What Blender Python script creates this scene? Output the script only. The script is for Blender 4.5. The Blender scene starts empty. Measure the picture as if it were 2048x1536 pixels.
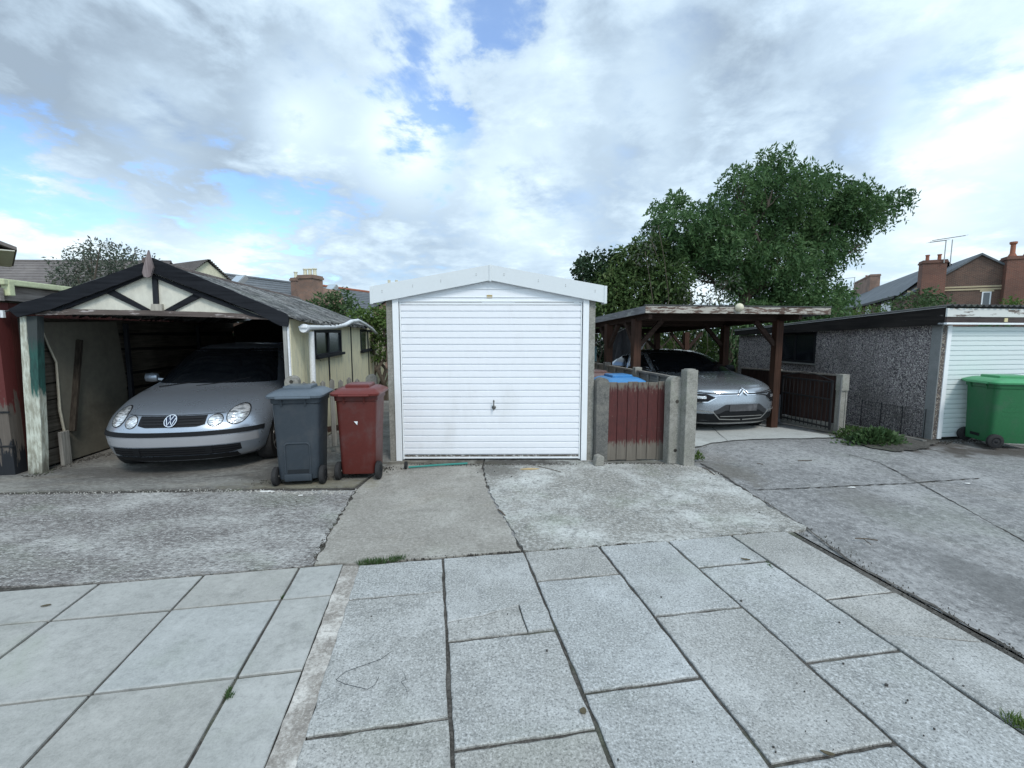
import bpy, bmesh, math, random
import numpy as np
from mathutils import Vector, Matrix
random.seed(7); rng = np.random.default_rng(7)
R = math.radians
S = bpy.context.scene
# ---------------------------------------------------------------- camera
FPX, CAMH, TILT = 920.0, 1.6, math.atan(100/920)
cam = bpy.data.cameras.new('camera'); camo = bpy.data.objects.new('camera', cam)
S.collection.objects.link(camo); S.camera = camo
camo.location = (0, 0, CAMH); camo.rotation_euler = (math.pi/2 - TILT, 0, 0)
cam.sensor_width = 36; cam.lens = 36*FPX/2048; cam.clip_end = 2000; cam.clip_start = 0.02
S.view_settings.view_transform = 'Standard'; S.view_settings.look = 'None'
S.view_settings.exposure = 0.46; S.view_settings.gamma = 1
try: S.view_settings.use_curve_mapping = False
except Exception: pass
def ray(u, v):
    x = (u-1024)/FPX; y = (768-v)/FPX
    return Vector((x, math.cos(TILT)+y*math.sin(TILT), -math.sin(TILT)+y*math.cos(TILT)))
CAM = Vector((0, 0, CAMH))
def G(u, v, z=0.0):
    d = ray(u, v); t = (z-CAMH)/d.z; return CAM + d*t
def at(u, v, Y):
    d = ray(u, v); return CAM + d*(Y/d.y)
# ---------------------------------------------------------------- world: sky with broken cloud
SUN_EL, SUN_AZ = 46, 152     # azimuth clockwise from +Y: behind the camera, to its right
wd = bpy.data.worlds.new('World'); S.world = wd; wd.use_nodes = True
class NT:
    def __init__(s, nt): s.nt = nt; nt.nodes.clear()
    def n(s, t, **k):
        o = s.nt.nodes.new(t)
        for a, b in k.items(): setattr(o, a, b)
        return o
    def lk(s, a, b): s.nt.links.new(a, b)
    def val(s, sock, v):
        if hasattr(v, 'is_linked') or isinstance(v, bpy.types.NodeSocket): s.lk(v, sock)
        else: sock.default_value = v
    def math(s, op, a, b=0.0, c=0.0, clamp=False):
        o = s.n('ShaderNodeMath', operation=op, use_clamp=clamp)
        s.val(o.inputs[0], a); s.val(o.inputs[1], b); s.val(o.inputs[2], c); return o.outputs[0]
    def vm(s, op, a, b=(0, 0, 0)):
        o = s.n('ShaderNodeVectorMath', operation=op); s.val(o.inputs[0], a); s.val(o.inputs[1], b)
        return o.outputs['Value'] if op in ('DOT_PRODUCT', 'LENGTH') else o.outputs[0]
    def noise(s, vec, scale, detail=4, rough=0.55, dist=0.0):
        o = s.n('ShaderNodeTexNoise'); 
        if vec is not None: s.lk(vec, o.inputs['Vector'])
        o.inputs['Scale'].default_value = scale; o.inputs['Detail'].default_value = detail
        o.inputs['Roughness'].default_value = rough; o.inputs['Distortion'].default_value = dist
        return o.outputs['Fac']
    def voro(s, vec, scale, feature='F1', out='Distance'):
        o = s.n('ShaderNodeTexVoronoi', feature=feature); s.lk(vec, o.inputs['Vector'])
        o.inputs['Scale'].default_value = scale; return o.outputs[out]
    def mr(s, v, a, b, c=0.0, d=1.0, smooth=False):
        o = s.n('ShaderNodeMapRange'); o.clamp = True
        if smooth: o.interpolation_type = 'SMOOTHSTEP'
        s.val(o.inputs[0], v); s.val(o.inputs[1], a); s.val(o.inputs[2], b); s.val(o.inputs[3], c); s.val(o.inputs[4], d)
        return o.outputs[0]
    def mix(s, f, a, b, mode='MIX'):
        o = s.n('ShaderNodeMix', data_type='RGBA', blend_type=mode)
        s.val(o.inputs[0], f)
        for i, x in ((6, a), (7, b)):
            if isinstance(x, (tuple, list)): o.inputs[i].default_value = (*x[:3], 1)
            else: s.lk(x, o.inputs[i])
        return o.outputs[2]
    def scale(s, vec, sc):
        o = s.n('ShaderNodeMapping'); s.lk(vec, o.inputs[0]); o.inputs['Scale'].default_value = sc; return o.outputs[0]
def build_world():
    w = NT(wd.node_tree)
    tc = w.n('ShaderNodeTexCoord'); d = tc.outputs['Generated']
    sky = w.n('ShaderNodeTexSky'); sky.sky_type = 'NISHITA'; sky.sun_disc = False
    sky.sun_elevation = R(SUN_EL); sky.sun_rotation = R(SUN_AZ); sky.air_density = 1.0; sky.dust_density = 0.6; sky.ozone_density = 2.5
    skyc = w.mix(1.0, sky.outputs[0], (0.105, 0.105, 0.105), 'MULTIPLY')
    sp = w.n('ShaderNodeSeparateXYZ'); w.lk(d, sp.inputs[0]); z = sp.outputs[2]
    zz = w.math('ADD', w.math('MAXIMUM', z, 0.0), 0.24)
    cb = w.n('ShaderNodeCombineXYZ'); w.lk(w.math('DIVIDE', sp.outputs[0], zz), cb.inputs[0]); w.lk(w.math('DIVIDE', sp.outputs[1], zz), cb.inputs[1])
    p = cb.outputs[0]
    big = w.noise(p, 1.1, 7, 0.56, 0.3)
    mid = w.noise(w.vm('ADD', p, (3.7, 9.1, 0)), 2.6, 10, 0.58, 0.3)
    fine = w.noise(w.vm('ADD', p, (11.2, 4.1, 2)), 7.0, 9, 0.60, 0.2)
    wob = w.math('ADD', w.math('MULTIPLY', w.math('SUBTRACT', mid, 0.5), 0.34), w.math('MULTIPLY', w.math('SUBTRACT', fine, 0.5), 0.20))
    def spot(u, v, rad, soft=1.0):
        dv = ray(u, v).normalized(); c = w.vm('DOT_PRODUCT', w.vm('NORMALIZE', d), tuple(dv))
        ang = w.math('ADD', w.math('ARCCOSINE', w.math('MINIMUM', c, 0.99999)), wob)
        return w.mr(ang, rad*1.25/FPX, rad*0.15/FPX, 0, soft, True)
    def add(lst):
        o = lst[0]
        for x in lst[1:]: o = w.math('ADD', o, x)
        return o
    blue = add([spot(850, 40, 120, .55), spot(835, 150, 80, .50), spot(940, 10, 90, .4), spot(920, 280, 75, .45), spot(10, 310, 85, .55), spot(90, 365, 80, .5),
                spot(545, 385, 75, .5), spot(640, 445, 70, .40), spot(230, 400, 60, .4), spot(1000, 60, 70, .25), spot(470, 440, 60, .3), spot(780, 560, 60, .2)])
    dark = add([spot(120, 150, 260, .62), spot(330, 330, 230, .55), spot(40, 60, 220, .3), spot(480, 250, 200, .25), spot(1700, 330, 230, .30), spot(1330, 210, 200, .42), spot(1120, 200, 150, .25), spot(1180, 420, 170, .3), spot(700, 470, 160, .25),
                spot(1980, 380, 130, .35), spot(640, 130, 160, .2), spot(1600, 180, 200, .3), spot(1850, 350, 170, .3), spot(1750, 40, 260, .25), spot(850, 520, 200, .2)])
    lite = add([spot(300, 220, 110, .6), spot(590, 240, 90, .5), spot(810, 290, 110, .65), spot(1070, 380, 130, .5), spot(560, 60, 200, .15), spot(1180, 80, 170, .45), spot(1500, 60, 160, .2), spot(1900, 200, 110, .35), spot(1600, 240, 120, .2), spot(1400, 480, 140, .3), spot(1880, 480, 160, .35), spot(700, 230, 110, .1), spot(1960, 270, 140, .6), spot(80, 430, 150, .5), spot(500, 520, 110, .5), spot(1960, 60, 190, .3),
                spot(1290, 270, 90, .35), spot(1830, 410, 90, .35), spot(340, 470, 140, .3)])
    cov = w.math('SUBTRACT', w.mr(big, 0.30, 0.62, 0.66, 1.2), w.math('MULTIPLY', blue, 1.30))
    cov = w.math('ADD', cov, w.math('MULTIPLY', w.math('SUBTRACT', mid, 0.5), 1.3))
    cov = w.math('ADD', cov, w.math('MULTIPLY', w.math('SUBTRACT', fine, 0.5), 0.6))
    cov = w.mr(cov, -0.05, 0.95, 0.24, 1.0, True)
    lum = w.math('ADD', 0.475, w.math('MULTIPLY', w.math('SUBTRACT', mid, 0.5), 1.15))
    lum = w.math('ADD', lum, w.math('MULTIPLY', w.math('SUBTRACT', fine, 0.5), 0.6))
    lum = w.math('SUBTRACT', lum, w.math('MULTIPLY', dark, 0.40)); lum = w.math('ADD', lum, w.math('MULTIPLY', lite, 0.55))
    lum = w.math('ADD', lum, w.mr(z, 0.0, 0.35, 0.18, 0.0))
    rp = w.n('ShaderNodeValToRGB'); w.lk(lum, rp.inputs[0]); e = rp.color_ramp.elements
    e[0].position = 0.10; e[0].color = (0.29, 0.37, 0.46, 1); e[1].position = 1.0; e[1].color = (1.0, 1.0, 1.0, 1)
    m = e.new(0.40); m.color = (0.44, 0.56, 0.68, 1); m = e.new(0.66); m.color = (0.60, 0.74, 0.85, 1); m = e.new(0.86); m.color = (0.80, 0.90, 0.95, 1)
    # unseen cloud behind the camera, sun side, brightened to add light on door and ground
    sd = Vector((math.sin(R(SUN_AZ))*math.cos(R(SUN_EL)), math.cos(R(SUN_AZ))*math.cos(R(SUN_EL)), math.sin(R(SUN_EL))))
    gl = w.mr(w.vm('DOT_PRODUCT', w.vm('NORMALIZE', d), tuple(sd)), -0.25, 1.0, 1.0, 1.35, True)
    glc = w.n('ShaderNodeCombineXYZ'); [w.lk(gl, glc.inputs[i]) for i in range(3)]
    cl = w.mix(1.0, rp.outputs[0], glc.outputs[0], 'MULTIPLY')
    skyb = w.mix(1.0, skyc, (1.35, 1.65, 2.0), 'MULTIPLY')
    col = w.mix(cov, skyb, cl)
    bg = w.n('ShaderNodeBackground'); w.lk(col, bg.inputs[0]); bg.inputs[1].default_value = 0.95
    out = w.n('ShaderNodeOutputWorld'); w.lk(bg.outputs[0], out.inputs[0])
build_world()
ld = bpy.data.lights.new('sun', 'SUN'); ld.energy = 1.35; ld.angle = R(15); ld.color = (1.0, 0.95, 0.88)
lo = bpy.data.objects.new('sun', ld); S.collection.objects.link(lo)
sdv = Vector((math.sin(R(SUN_AZ))*math.cos(R(SUN_EL)), math.cos(R(SUN_AZ))*math.cos(R(SUN_EL)), math.sin(R(SUN_EL))))
lo.rotation_euler = sdv.to_track_quat('Z', 'Y').to_euler(); lo.location = (0, -5, 12)
S.cycles.max_bounces = 6

# ---------------------------------------------------------------- object helpers
def tag(o, label=None, cat=None, group=None, kind=None):
    if label: o['label'] = label
    if cat: o['category'] = cat
    if group: o['group'] = group
    if kind: o['kind'] = kind
    return o
def thing(name, label, cat, loc=(0, 0, 0), rz=0.0, group=None):
    o = bpy.data.objects.new(name, None); S.collection.objects.link(o); o.empty_display_size = .1
    o.location = loc; o.rotation_euler = (0, 0, R(rz)); return tag(o, label, cat, group)
class Frame:
    def __init__(s, o, rz): s.o = Vector(o); s.rz = rz; s.c = math.cos(R(rz)); s.s = math.sin(R(rz))
    def loc(s, p): q = Vector(p)-s.o; return Vector((q.x*s.c+q.y*s.s, -q.x*s.s+q.y*s.c, q.z))
    def wor(s, p): return Vector((p[0]*s.c-p[1]*s.s, p[0]*s.s+p[1]*s.c, p[2] if len(p) > 2 else 0))+s.o
    def dr(s, d): return Vector((d.x*s.c+d.y*s.s, -d.x*s.s+d.y*s.c, d.z))
    def hy(s, u, v, c=0.0):
        o = s.loc(CAM); d = s.dr(ray(u, v)); return o+d*((c-o.y)/d.y)
    def hx(s, u, v, c=0.0):
        o = s.loc(CAM); d = s.dr(ray(u, v)); return o+d*((c-o.x)/d.x)
class MB:
    def __init__(s): s.b = bmesh.new()
    def quad(s, *pts):
        try: s.b.faces.new([s.b.verts.new(p) for p in pts])
        except ValueError: pass
    def box(s, x0, x1, y0, y1, z0, z1, bev=0.0, rot=None, org=None, taper=None):
        r = bmesh.ops.create_cube(s.b, size=1.0); vs = r['verts']
        for v in vs:
            v.co = Vector(((x0+x1)/2+v.co.x*(x1-x0), (y0+y1)/2+v.co.y*(y1-y0), (z0+z1)/2+v.co.z*(z1-z0)))
        if bev > 0:
            es = list({e for v in vs for e in v.link_edges})
            rr = bmesh.ops.bevel(s.b, geom=es, offset=bev, segments=2, affect='EDGES', profile=.6)
            vs = list({v for f in rr['faces'] for v in f.verts} | {v for v in vs if v.is_valid})
        if rot is not None:
            M = rot.to_matrix().to_4x4() if not isinstance(rot, Matrix) else rot
            o = Vector(org or ((x0+x1)/2, (y0+y1)/2, (z0+z1)/2))
            for v in vs: v.co = (M @ (v.co-o).to_4d()).to_3d()+o
        return vs
    def prism(s, pts, d):
        """polygon pts (3D, planar) extruded by vector d"""
        d = Vector(d); a = [s.b.verts.new(p) for p in pts]; c = [s.b.verts.new(Vector(p)+d) for p in pts]
        n = len(pts); s.b.faces.new(a); s.b.faces.new(c[::-1])
        for i in range(n): s.b.faces.new((a[i], c[i], c[(i+1) % n], a[(i+1) % n]))
    def bar(s, p, q, w, h=None, up=(0, 0, 1)):
        h = h or w; p = Vector(p); q = Vector(q); d = (q-p).normalized(); up = Vector(up)
        if abs(d.dot(up)) > .98: up = Vector((0, 1, 0))
        a = d.cross(up).normalized(); b = a.cross(d).normalized()
        c = [a*w/2*i+b*h/2*j for i, j in ((-1, -1), (1, -1), (1, 1), (-1, 1))]
        s.prism([p+k for k in c], q-p)
    def tube(s, pts, rad, seg=10, cap=True):
        pts = [Vector(p) for p in pts]; n = len(pts); rad = rad if isinstance(rad, (list, tuple)) else [rad]*n
        rings = []; a = None
        for i, p in enumerate(pts):
            d = (pts[min(i+1, n-1)]-pts[max(i-1, 0)]).normalized()
            if a is None: a = d.orthogonal().normalized()
            else: a = (a-d*a.dot(d)).normalized()
            b = d.cross(a); rings.append([s.b.verts.new(p+(a*math.cos(t)+b*math.sin(t))*rad[i]) for t in [2*math.pi*k/seg for k in range(seg)]])
        for i in range(n-1):
            for k in range(seg): s.b.faces.new((rings[i][k], rings[i][(k+1) % seg], rings[i+1][(k+1) % seg], rings[i+1][k]))
        if cap: s.b.faces.new(rings[0][::-1]); s.b.faces.new(rings[-1])
    def lathe(s, prof, c, axis='Z', seg=24):
        """prof: list of (r, h)"""
        rings = []
        for r, h in prof:
            ring = []
            for k in range(seg):
                t = 2*math.pi*k/seg; a, b = r*math.cos(t), r*math.sin(t)
                v = {'Z': (a, b, h), 'X': (h, a, b), 'Y': (a, h, b)}[axis]; ring.append(s.b.verts.new(Vector(c)+Vector(v)))
            rings.append(ring)
        for i in range(len(rings)-1):
            for k in range(seg): s.b.faces.new((rings[i][k], rings[i][(k+1) % seg], rings[i+1][(k+1) % seg], rings[i+1][k]))
        s.b.faces.new(rings[0][::-1]); s.b.faces.new(rings[-1])
    def grid(s, f, nu, nv):
        vs = [[s.b.verts.new(f(i/nu, j/nv)) for j in range(nv+1)] for i in range(nu+1)]
        for i in range(nu):
            for j in range(nv): s.b.faces.new((vs[i][j], vs[i+1][j], vs[i+1][j+1], vs[i][j+1]))
        return vs
    def build(s, name, m, parent=None, smooth=False, solid=0.0, sharp=35):
        bmesh.ops.recalc_face_normals(s.b, faces=s.b.faces) if len(s.b.faces) else None
        me = bpy.data.meshes.new(name); s.b.to_mesh(me); s.b.free(); me.materials.append(m)
        if smooth:
            for p in me.polygons: p.use_smooth = True
            try: me.set_sharp_from_angle(angle=R(sharp))
            except Exception: pass
        o = bpy.data.objects.new(name, me); S.collection.objects.link(o)
        if parent: o.parent = parent
        if solid: md = o.modifiers.new('s', 'SOLIDIFY'); md.thickness = abs(solid); md.offset = -1 if solid > 0 else 1
        return o
# ---------------------------------------------------------------- materials
def pr(name):
    m = bpy.data.materials.new(name); m.use_nodes = True; t = NT(m.node_tree)
    b = t.n('ShaderNodeBsdfPrincipled'); o = t.n('ShaderNodeOutputMaterial'); t.lk(b.outputs[0], o.inputs[0])
    return m, t, b
def bump(t, b, h, strength=.3, dist=.01):
    n = t.n('ShaderNodeBump'); n.inputs['Strength'].default_value = strength; n.inputs['Distance'].default_value = dist
    t.lk(h, n.inputs['Height']); t.lk(n.outputs[0], b.inputs['Normal'])
def paint(name, c, rough=.5, dirt=.25, dc=(.12, .11, .09), sc=3.0, bmp=.1, metal=0.0, coat=0.0, spec=.35, streak=(1, 1, 1), lo=.5, hi=.75, var=.08):
    m, t, b = pr(name); tc = t.n('ShaderNodeTexCoord').outputs['Object']; v = t.scale(tc, streak)
    n1 = t.noise(v, sc, 7, .62); n2 = t.noise(v, sc*9, 4, .6)
    c2 = tuple(min(1, x*(1+var)) for x in c); c1 = tuple(x*(1-var) for x in c)
    col = t.mix(t.mr(n2, .35, .65), c1, c2)
    f = t.math('MULTIPLY', t.mr(n1, lo, hi, 0, 1, True), dirt)
    col = t.mix(f, col, dc); t.lk(col, b.inputs['Base Color'])
    b.inputs['Roughness'].default_value = rough; b.inputs['Metallic'].default_value = metal
    b.inputs['Coat Weight'].default_value = coat; b.inputs['Specular IOR Level'].default_value = spec
    bump(t, b, t.math('ADD', n1, t.math('MULTIPLY', n2, .4)), bmp, .01); return m
def wood(name, c1, c2, grain='z', rough=.8, peel=None, plo=.5, phi=.56, psc=2.5, bmp=.4):
    """weathered timber: grain stretched along one local axis; peel = paint colour left in patches"""
    m, t, b = pr(name); tc = t.n('ShaderNodeTexCoord').outputs['Object']
    st = {'x': (1.2, 26, 26), 'y': (26, 1.2, 26), 'z': (26, 26, 1.2)}[grain]; st2 = {'x': (1, 6, 6), 'y': (6, 1, 6), 'z': (6, 6, 1)}[grain]
    g = t.noise(t.scale(tc, st), 1.6, 6, .65); big = t.noise(tc, 2.0, 5)
    col = t.mix(t.mr(t.math('ADD', g, t.math('MULTIPLY', t.math('SUBTRACT', big, .5), .6)), .3, .7), c1, c2)
    if peel:
        pk = t.mr(t.noise(t.scale(tc, st2), psc, 7, .68), plo, phi); col = t.mix(pk, col, peel)
    t.lk(col, b.inputs['Base Color']); b.inputs['Roughness'].default_value = rough; b.inputs['Specular IOR Level'].default_value = .14
    bump(t, b, g, bmp, .006); return m
def stone(name, c, c_dark, c_lite, speck=180, samt=.5, patch=1.3, pamt=.5, bmp=.3, rough=.85, island=0.0, agg=0, st=(1, 1, 1), grit=60, rust=0.0, moss=0.0, stains=()):
    m, t, b = pr(name); tc = t.n('ShaderNodeTexCoord').outputs['Object']; v = t.scale(tc, st)
    p1 = t.noise(v, patch, 8, .62, .2); p2 = t.noise(v, patch*4.3, 6, .6); s1 = t.noise(v, speck, 3, .7); s2 = t.noise(v, grit, 4, .7)
    p3 = t.noise(v, patch*14, 5, .65); sp = t.math('ADD', t.math('MULTIPLY', s1, .4), t.math('MULTIPLY', s2, .6))
    col = t.mix(t.math('MULTIPLY', t.mr(p1, .42, .70, 0, 1, True), pamt), c, c_lite)
    col = t.mix(t.math('MULTIPLY', t.mr(p2, .50, .72, 0, 1, True), pamt*.7), col, c_dark)
    col = t.mix(t.math('MULTIPLY', t.mr(sp, .52, .60), samt), col, c_lite)
    col = t.mix(t.math('MULTIPLY', t.mr(sp, .48, .40), samt), col, c_dark)
    col = t.mix(t.math('MULTIPLY', t.mr(p3, .50, .68, 0, 1, True), pamt*.45), col, c_dark); col = t.mix(t.math('MULTIPLY', t.mr(p3, .47, .32, 0, 1, True), pamt*.45), col, c_lite)
    h = t.math('ADD', t.math('MULTIPLY', sp, 1.0), t.math('MULTIPLY', p2, .5))
    if rust: col = t.mix(t.math('MULTIPLY', t.mr(t.noise(v, patch*.7, 6, .6, .5), .56, .75, 0, 1, True), rust), col, (.24, .17, .09))
    if moss: col = t.mix(t.math('MULTIPLY', t.mr(t.noise(t.vm('ADD', v, (5, 5, 0)), patch*.9, 7, .6, .5), .52, .72, 0, 1, True), moss), col, (.17, .22, .13))
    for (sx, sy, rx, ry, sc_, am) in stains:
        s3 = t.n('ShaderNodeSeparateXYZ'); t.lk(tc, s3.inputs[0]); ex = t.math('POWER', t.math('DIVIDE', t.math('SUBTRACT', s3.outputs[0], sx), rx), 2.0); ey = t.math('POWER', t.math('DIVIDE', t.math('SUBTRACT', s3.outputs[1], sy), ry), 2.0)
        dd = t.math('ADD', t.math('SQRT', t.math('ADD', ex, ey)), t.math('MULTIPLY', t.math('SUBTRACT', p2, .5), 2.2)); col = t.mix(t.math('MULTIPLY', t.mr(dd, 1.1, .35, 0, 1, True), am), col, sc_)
    if agg:
        vd = t.voro(v, agg, 'F1'); vc = t.n('ShaderNodeTexVoronoi'); t.lk(v, vc.inputs['Vector']); vc.inputs['Scale'].default_value = agg
        rv = t.n('ShaderNodeSeparateColor'); t.lk(vc.outputs['Color'], rv.inputs[0])
        stn = t.math('MULTIPLY', t.mr(vd, .42, .30), t.mr(rv.outputs[0], .55, .8)); col = t.mix(t.math('MULTIPLY', stn, t.mr(p2, .4, .6, .25, .9)), col, c_lite)
        h = t.math('ADD', h, t.math('MULTIPLY', t.mr(vd, .5, .1), .9))
    if island:
        ri = t.n('ShaderNodeNewGeometry').outputs['Random Per Island']
        col = t.mix(1.0, col, t.mix(ri, (1-island*.8, 1-island, 1-island*1.35), (1+island*.35, 1+island*.6, 1+island*.75)), 'MULTIPLY')
    t.lk(col, b.inputs['Base Color']); b.inputs['Roughness'].default_value = rough; b.inputs['Specular IOR Level'].default_value = .3
    bump(t, b, h, bmp, .012); return m
def glass(name, c=(.015, .02, .025), rough=.04):
    m, t, b = pr(name); b.inputs['Base Color'].default_value = (*c, 1); b.inputs['Roughness'].default_value = rough; b.inputs['Specular IOR Level'].default_value = .8; return m
def leafmat(name, cs, trans=.25, rough=.55):
    m, t, b = pr(name); ri = t.n('ShaderNodeNewGeometry').outputs['Random Per Island']
    tc = t.n('ShaderNodeTexCoord').outputs['Object']; big = t.noise(tc, 1.1, 3)
    r = t.n('ShaderNodeValToRGB'); t.lk(t.math('ADD', t.math('MULTIPLY', ri, .55), t.math('MULTIPLY', t.mr(big, .35, .65), .45)), r.inputs[0]); e = r.color_ramp.elements
    e[0].color = (*cs[0], 1); e[1].color = (*cs[-1], 1)
    for i, c in enumerate(cs[1:-1]): k = e.new((i+1)/(len(cs)-1)); k.color = (*c, 1)
    t.lk(r.outputs[0], b.inputs['Base Color']); b.inputs['Roughness'].default_value = rough; b.inputs['Specular IOR Level'].default_value = .3
    if trans:
        tr = t.n('ShaderNodeBsdfTranslucent'); t.lk(r.outputs[0], tr.inputs[0]); mx = t.n('ShaderNodeMixShader'); mx.inputs[0].default_value = trans
        t.lk(b.outputs[0], mx.inputs[1]); t.lk(tr.outputs[0], mx.inputs[2]); t.lk(mx.outputs[0], t.nt.nodes['Material Output'].inputs[0])
    return m
def bricks(name, c1, c2, mortar, scale=1.0, axis='x'):
    m, t, b = pr(name); tc = t.n('ShaderNodeTexCoord').outputs['Object']
    sp = t.n('ShaderNodeSeparateXYZ'); t.lk(tc, sp.inputs[0]); cb = t.n('ShaderNodeCombineXYZ')
    t.lk(t.math('ADD', sp.outputs[0], sp.outputs[1]), cb.inputs[0]); t.lk(sp.outputs[2], cb.inputs[1])
    br = t.n('ShaderNodeTexBrick'); t.lk(cb.outputs[0], br.inputs[0]); br.inputs['Scale'].default_value = scale
    br.inputs['Brick Width'].default_value = .225; br.inputs['Row Height'].default_value = .075; br.inputs['Mortar Size'].default_value = .008
    br.inputs['Color1'].default_value = (*c1, 1); br.inputs['Color2'].default_value = (*c2, 1); br.inputs['Mortar'].default_value = (*mortar, 1)
    n = t.noise(tc, .8, 6); col = t.mix(t.mr(n, .4, .7, 0, .5), br.outputs['Color'], (.05, .04, .035)); t.lk(col, b.inputs['Base Color'])
    b.inputs['Roughness'].default_value = .9; bump(t, b, br.outputs['Fac'], -.4, .01); return m
M = {}
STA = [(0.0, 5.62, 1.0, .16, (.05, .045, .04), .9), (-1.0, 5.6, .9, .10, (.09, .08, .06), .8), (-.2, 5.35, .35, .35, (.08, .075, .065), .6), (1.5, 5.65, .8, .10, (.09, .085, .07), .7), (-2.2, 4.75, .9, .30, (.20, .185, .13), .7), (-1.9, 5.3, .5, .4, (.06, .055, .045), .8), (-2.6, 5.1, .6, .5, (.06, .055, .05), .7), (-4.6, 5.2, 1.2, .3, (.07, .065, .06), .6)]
STR = [(2.6, 5.3, .35, .6, (.11, .10, .08), .6), (3.4, 4.4, .4, .5, (.12, .115, .10), .35), (7.0, 6.2, 1.6, .45, (.06, .05, .042), .9), (6.0, 6.6, 1.3, .25, (.06, .05, .042), .8), (3.15, 2.6, .30, 1.1, (.10, .10, .098), .6), (3.6, 1.8, .4, .5, (.40, .40, .37), .5), (6.5, 7.6, 2.0, .8, (.10, .09, .075), .7)]
M['slab_left'] = stone('slab_left', (.335, .338, .325), (.20, .205, .195), (.46, .46, .445), speck=200, samt=.3, patch=1.7, pamt=.75, bmp=.18, island=.09, grit=90, moss=.24)
M['slab_right'] = stone('slab_right', (.305, .307, .297), (.115, .12, .122), (.56, .57, .57), speck=130, samt=.75, patch=1.6, pamt=.5, bmp=.25, island=.10, grit=78, moss=.10)
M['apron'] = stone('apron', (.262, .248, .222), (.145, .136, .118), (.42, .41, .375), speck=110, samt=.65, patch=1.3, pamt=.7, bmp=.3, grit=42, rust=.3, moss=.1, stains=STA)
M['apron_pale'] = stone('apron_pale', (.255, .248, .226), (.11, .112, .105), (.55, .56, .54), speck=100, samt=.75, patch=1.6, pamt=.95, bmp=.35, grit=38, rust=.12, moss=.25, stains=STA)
M['rough_drive'] = stone('rough_drive', (.20, .19, .183), (.08, .075, .07), (.52, .52, .50), speck=90, samt=.7, patch=1.6, pamt=.75, bmp=.8, agg=48, st=(.75, 1.2, 1), grit=30, rust=.3, moss=.2)
M['garage_drive'] = stone('garage_drive', (.16, .155, .145), (.07, .068, .06), (.36, .36, .33), speck=110, samt=.5, patch=1.3, pamt=.6, bmp=.6, st=(.6, 1.4, 1), grit=28, rust=.3, stains=STA)
M['tarmac'] = stone('tarmac', (.215, .214, .212), (.105, .105, .105), (.39, .39, .385), speck=90, samt=.75, patch=.9, pamt=.75, bmp=.8, grit=28, st=(1, .8, 1), rust=.14, moss=.14, stains=STR)
M['pad'] = stone('pad', (.44, .45, .43), (.27, .27, .25), (.62, .64, .62), speck=120, samt=.3, patch=.9, pamt=.5, bmp=.2, grit=40)
M['soil'] = stone('soil', (.055, .051, .045), (.025, .023, .020), (.17, .16, .145), speck=120, samt=.6, patch=2, pamt=.6, bmp=.8, grit=40, moss=.3)
M['earth'] = stone('earth', (.085, .09, .05), (.03, .035, .02), (.13, .14, .08), speck=60, samt=.5, patch=1, pamt=.6, bmp=.8, grit=20)
M['mortar'] = stone('mortar', (.27, .25, .225), (.15, .135, .12), (.62, .60, .56), speck=110, samt=.4, patch=5.5, pamt=.9, bmp=.5, grit=40)
M['crack'] = stone('crack', (.035, .032, .028), (.015, .015, .012), (.12, .11, .09), speck=150, samt=.5, patch=6, pamt=.5, bmp=.8, grit=60)
M['white_metal'] = paint('white_metal', (.80, .83, .87), .42, .10, (.42, .40, .36), 2.2, .03, streak=(1, 1, .35), lo=.5, hi=.8, var=.015)
M['white_upvc'] = paint('white_upvc', (.78, .81, .83), .4, .12, (.4, .4, .36), 3, .03, var=.015)
M['concrete_post'] = stone('concrete_post', (.235, .23, .205), (.10, .097, .087), (.42, .41, .375), speck=130, samt=.35, patch=4, pamt=.6, bmp=.4, grit=45, moss=.2)
M['dark_post'] = stone('dark_post', (.115, .115, .11), (.05, .05, .048), (.24, .23, .2), speck=110, samt=.35, patch=3.4, pamt=.7, bmp=.4, grit=40)
M['black_wood'] = wood('black_wood', (.007, .008, .011), (.020, .022, .027), 'x', .75, (.11, .11, .11), .68, .72, 3)
M['black_wood_v'] = wood('black_wood_v', (.012, .014, .018), (.035, .038, .045), 'z', .65, (.14, .14, .14), .68, .72, 3)
M['peel_wood'] = wood('peel_wood', (.06, .05, .045), (.15, .12, .11), 'x', .8, (.40, .36, .35), .55, .60, 5)
M['white_board'] = paint('white_board', (.62, .61, .53), .7, .35, (.40, .38, .30), 2.2, .05, streak=(1, 1, .5), lo=.45, hi=.8)
M['shade_in'] = paint('shade_in', (.018, .017, .015), .9, .4, (.012, .012, .012), 1.5, .2)  # near-black inner walls: the open garage's deep shade is put into the colour
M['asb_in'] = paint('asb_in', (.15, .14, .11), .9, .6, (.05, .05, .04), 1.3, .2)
M['slat_wood'] = wood('slat_wood', (.05, .042, .032), (.15, .13, .105), 'y', .85)
M['grey_wood'] = wood('grey_wood', (.13, .125, .115), (.33, .32, .29), 'z', .85)
M['grey_wood_x'] = wood('grey_wood_x', (.11, .10, .09), (.30, .28, .25), 'x', .85)
M['carport_fascia'] = wood('carport_fascia', (.05, .032, .025), (.17, .12, .10), 'x', .85, (.40, .38, .34), .47, .53, 6)
M['carport_side'] = wood('carport_side', (.13, .13, .135), (.28, .28, .29), 'y', .85, (.35, .36, .34), .55, .66, 2.0)
M['brown_wood'] = wood('brown_wood', (.030, .017, .012), (.075, .038, .027), 'z', .65)
M['dark_brown'] = wood('dark_brown', (.02, .013, .010), (.055, .034, .027), 'x', .8)
M['fence_brown'] = wood('fence_brown', (.028, .016, .014), (.065, .04, .034), 'z', .8)
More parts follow.
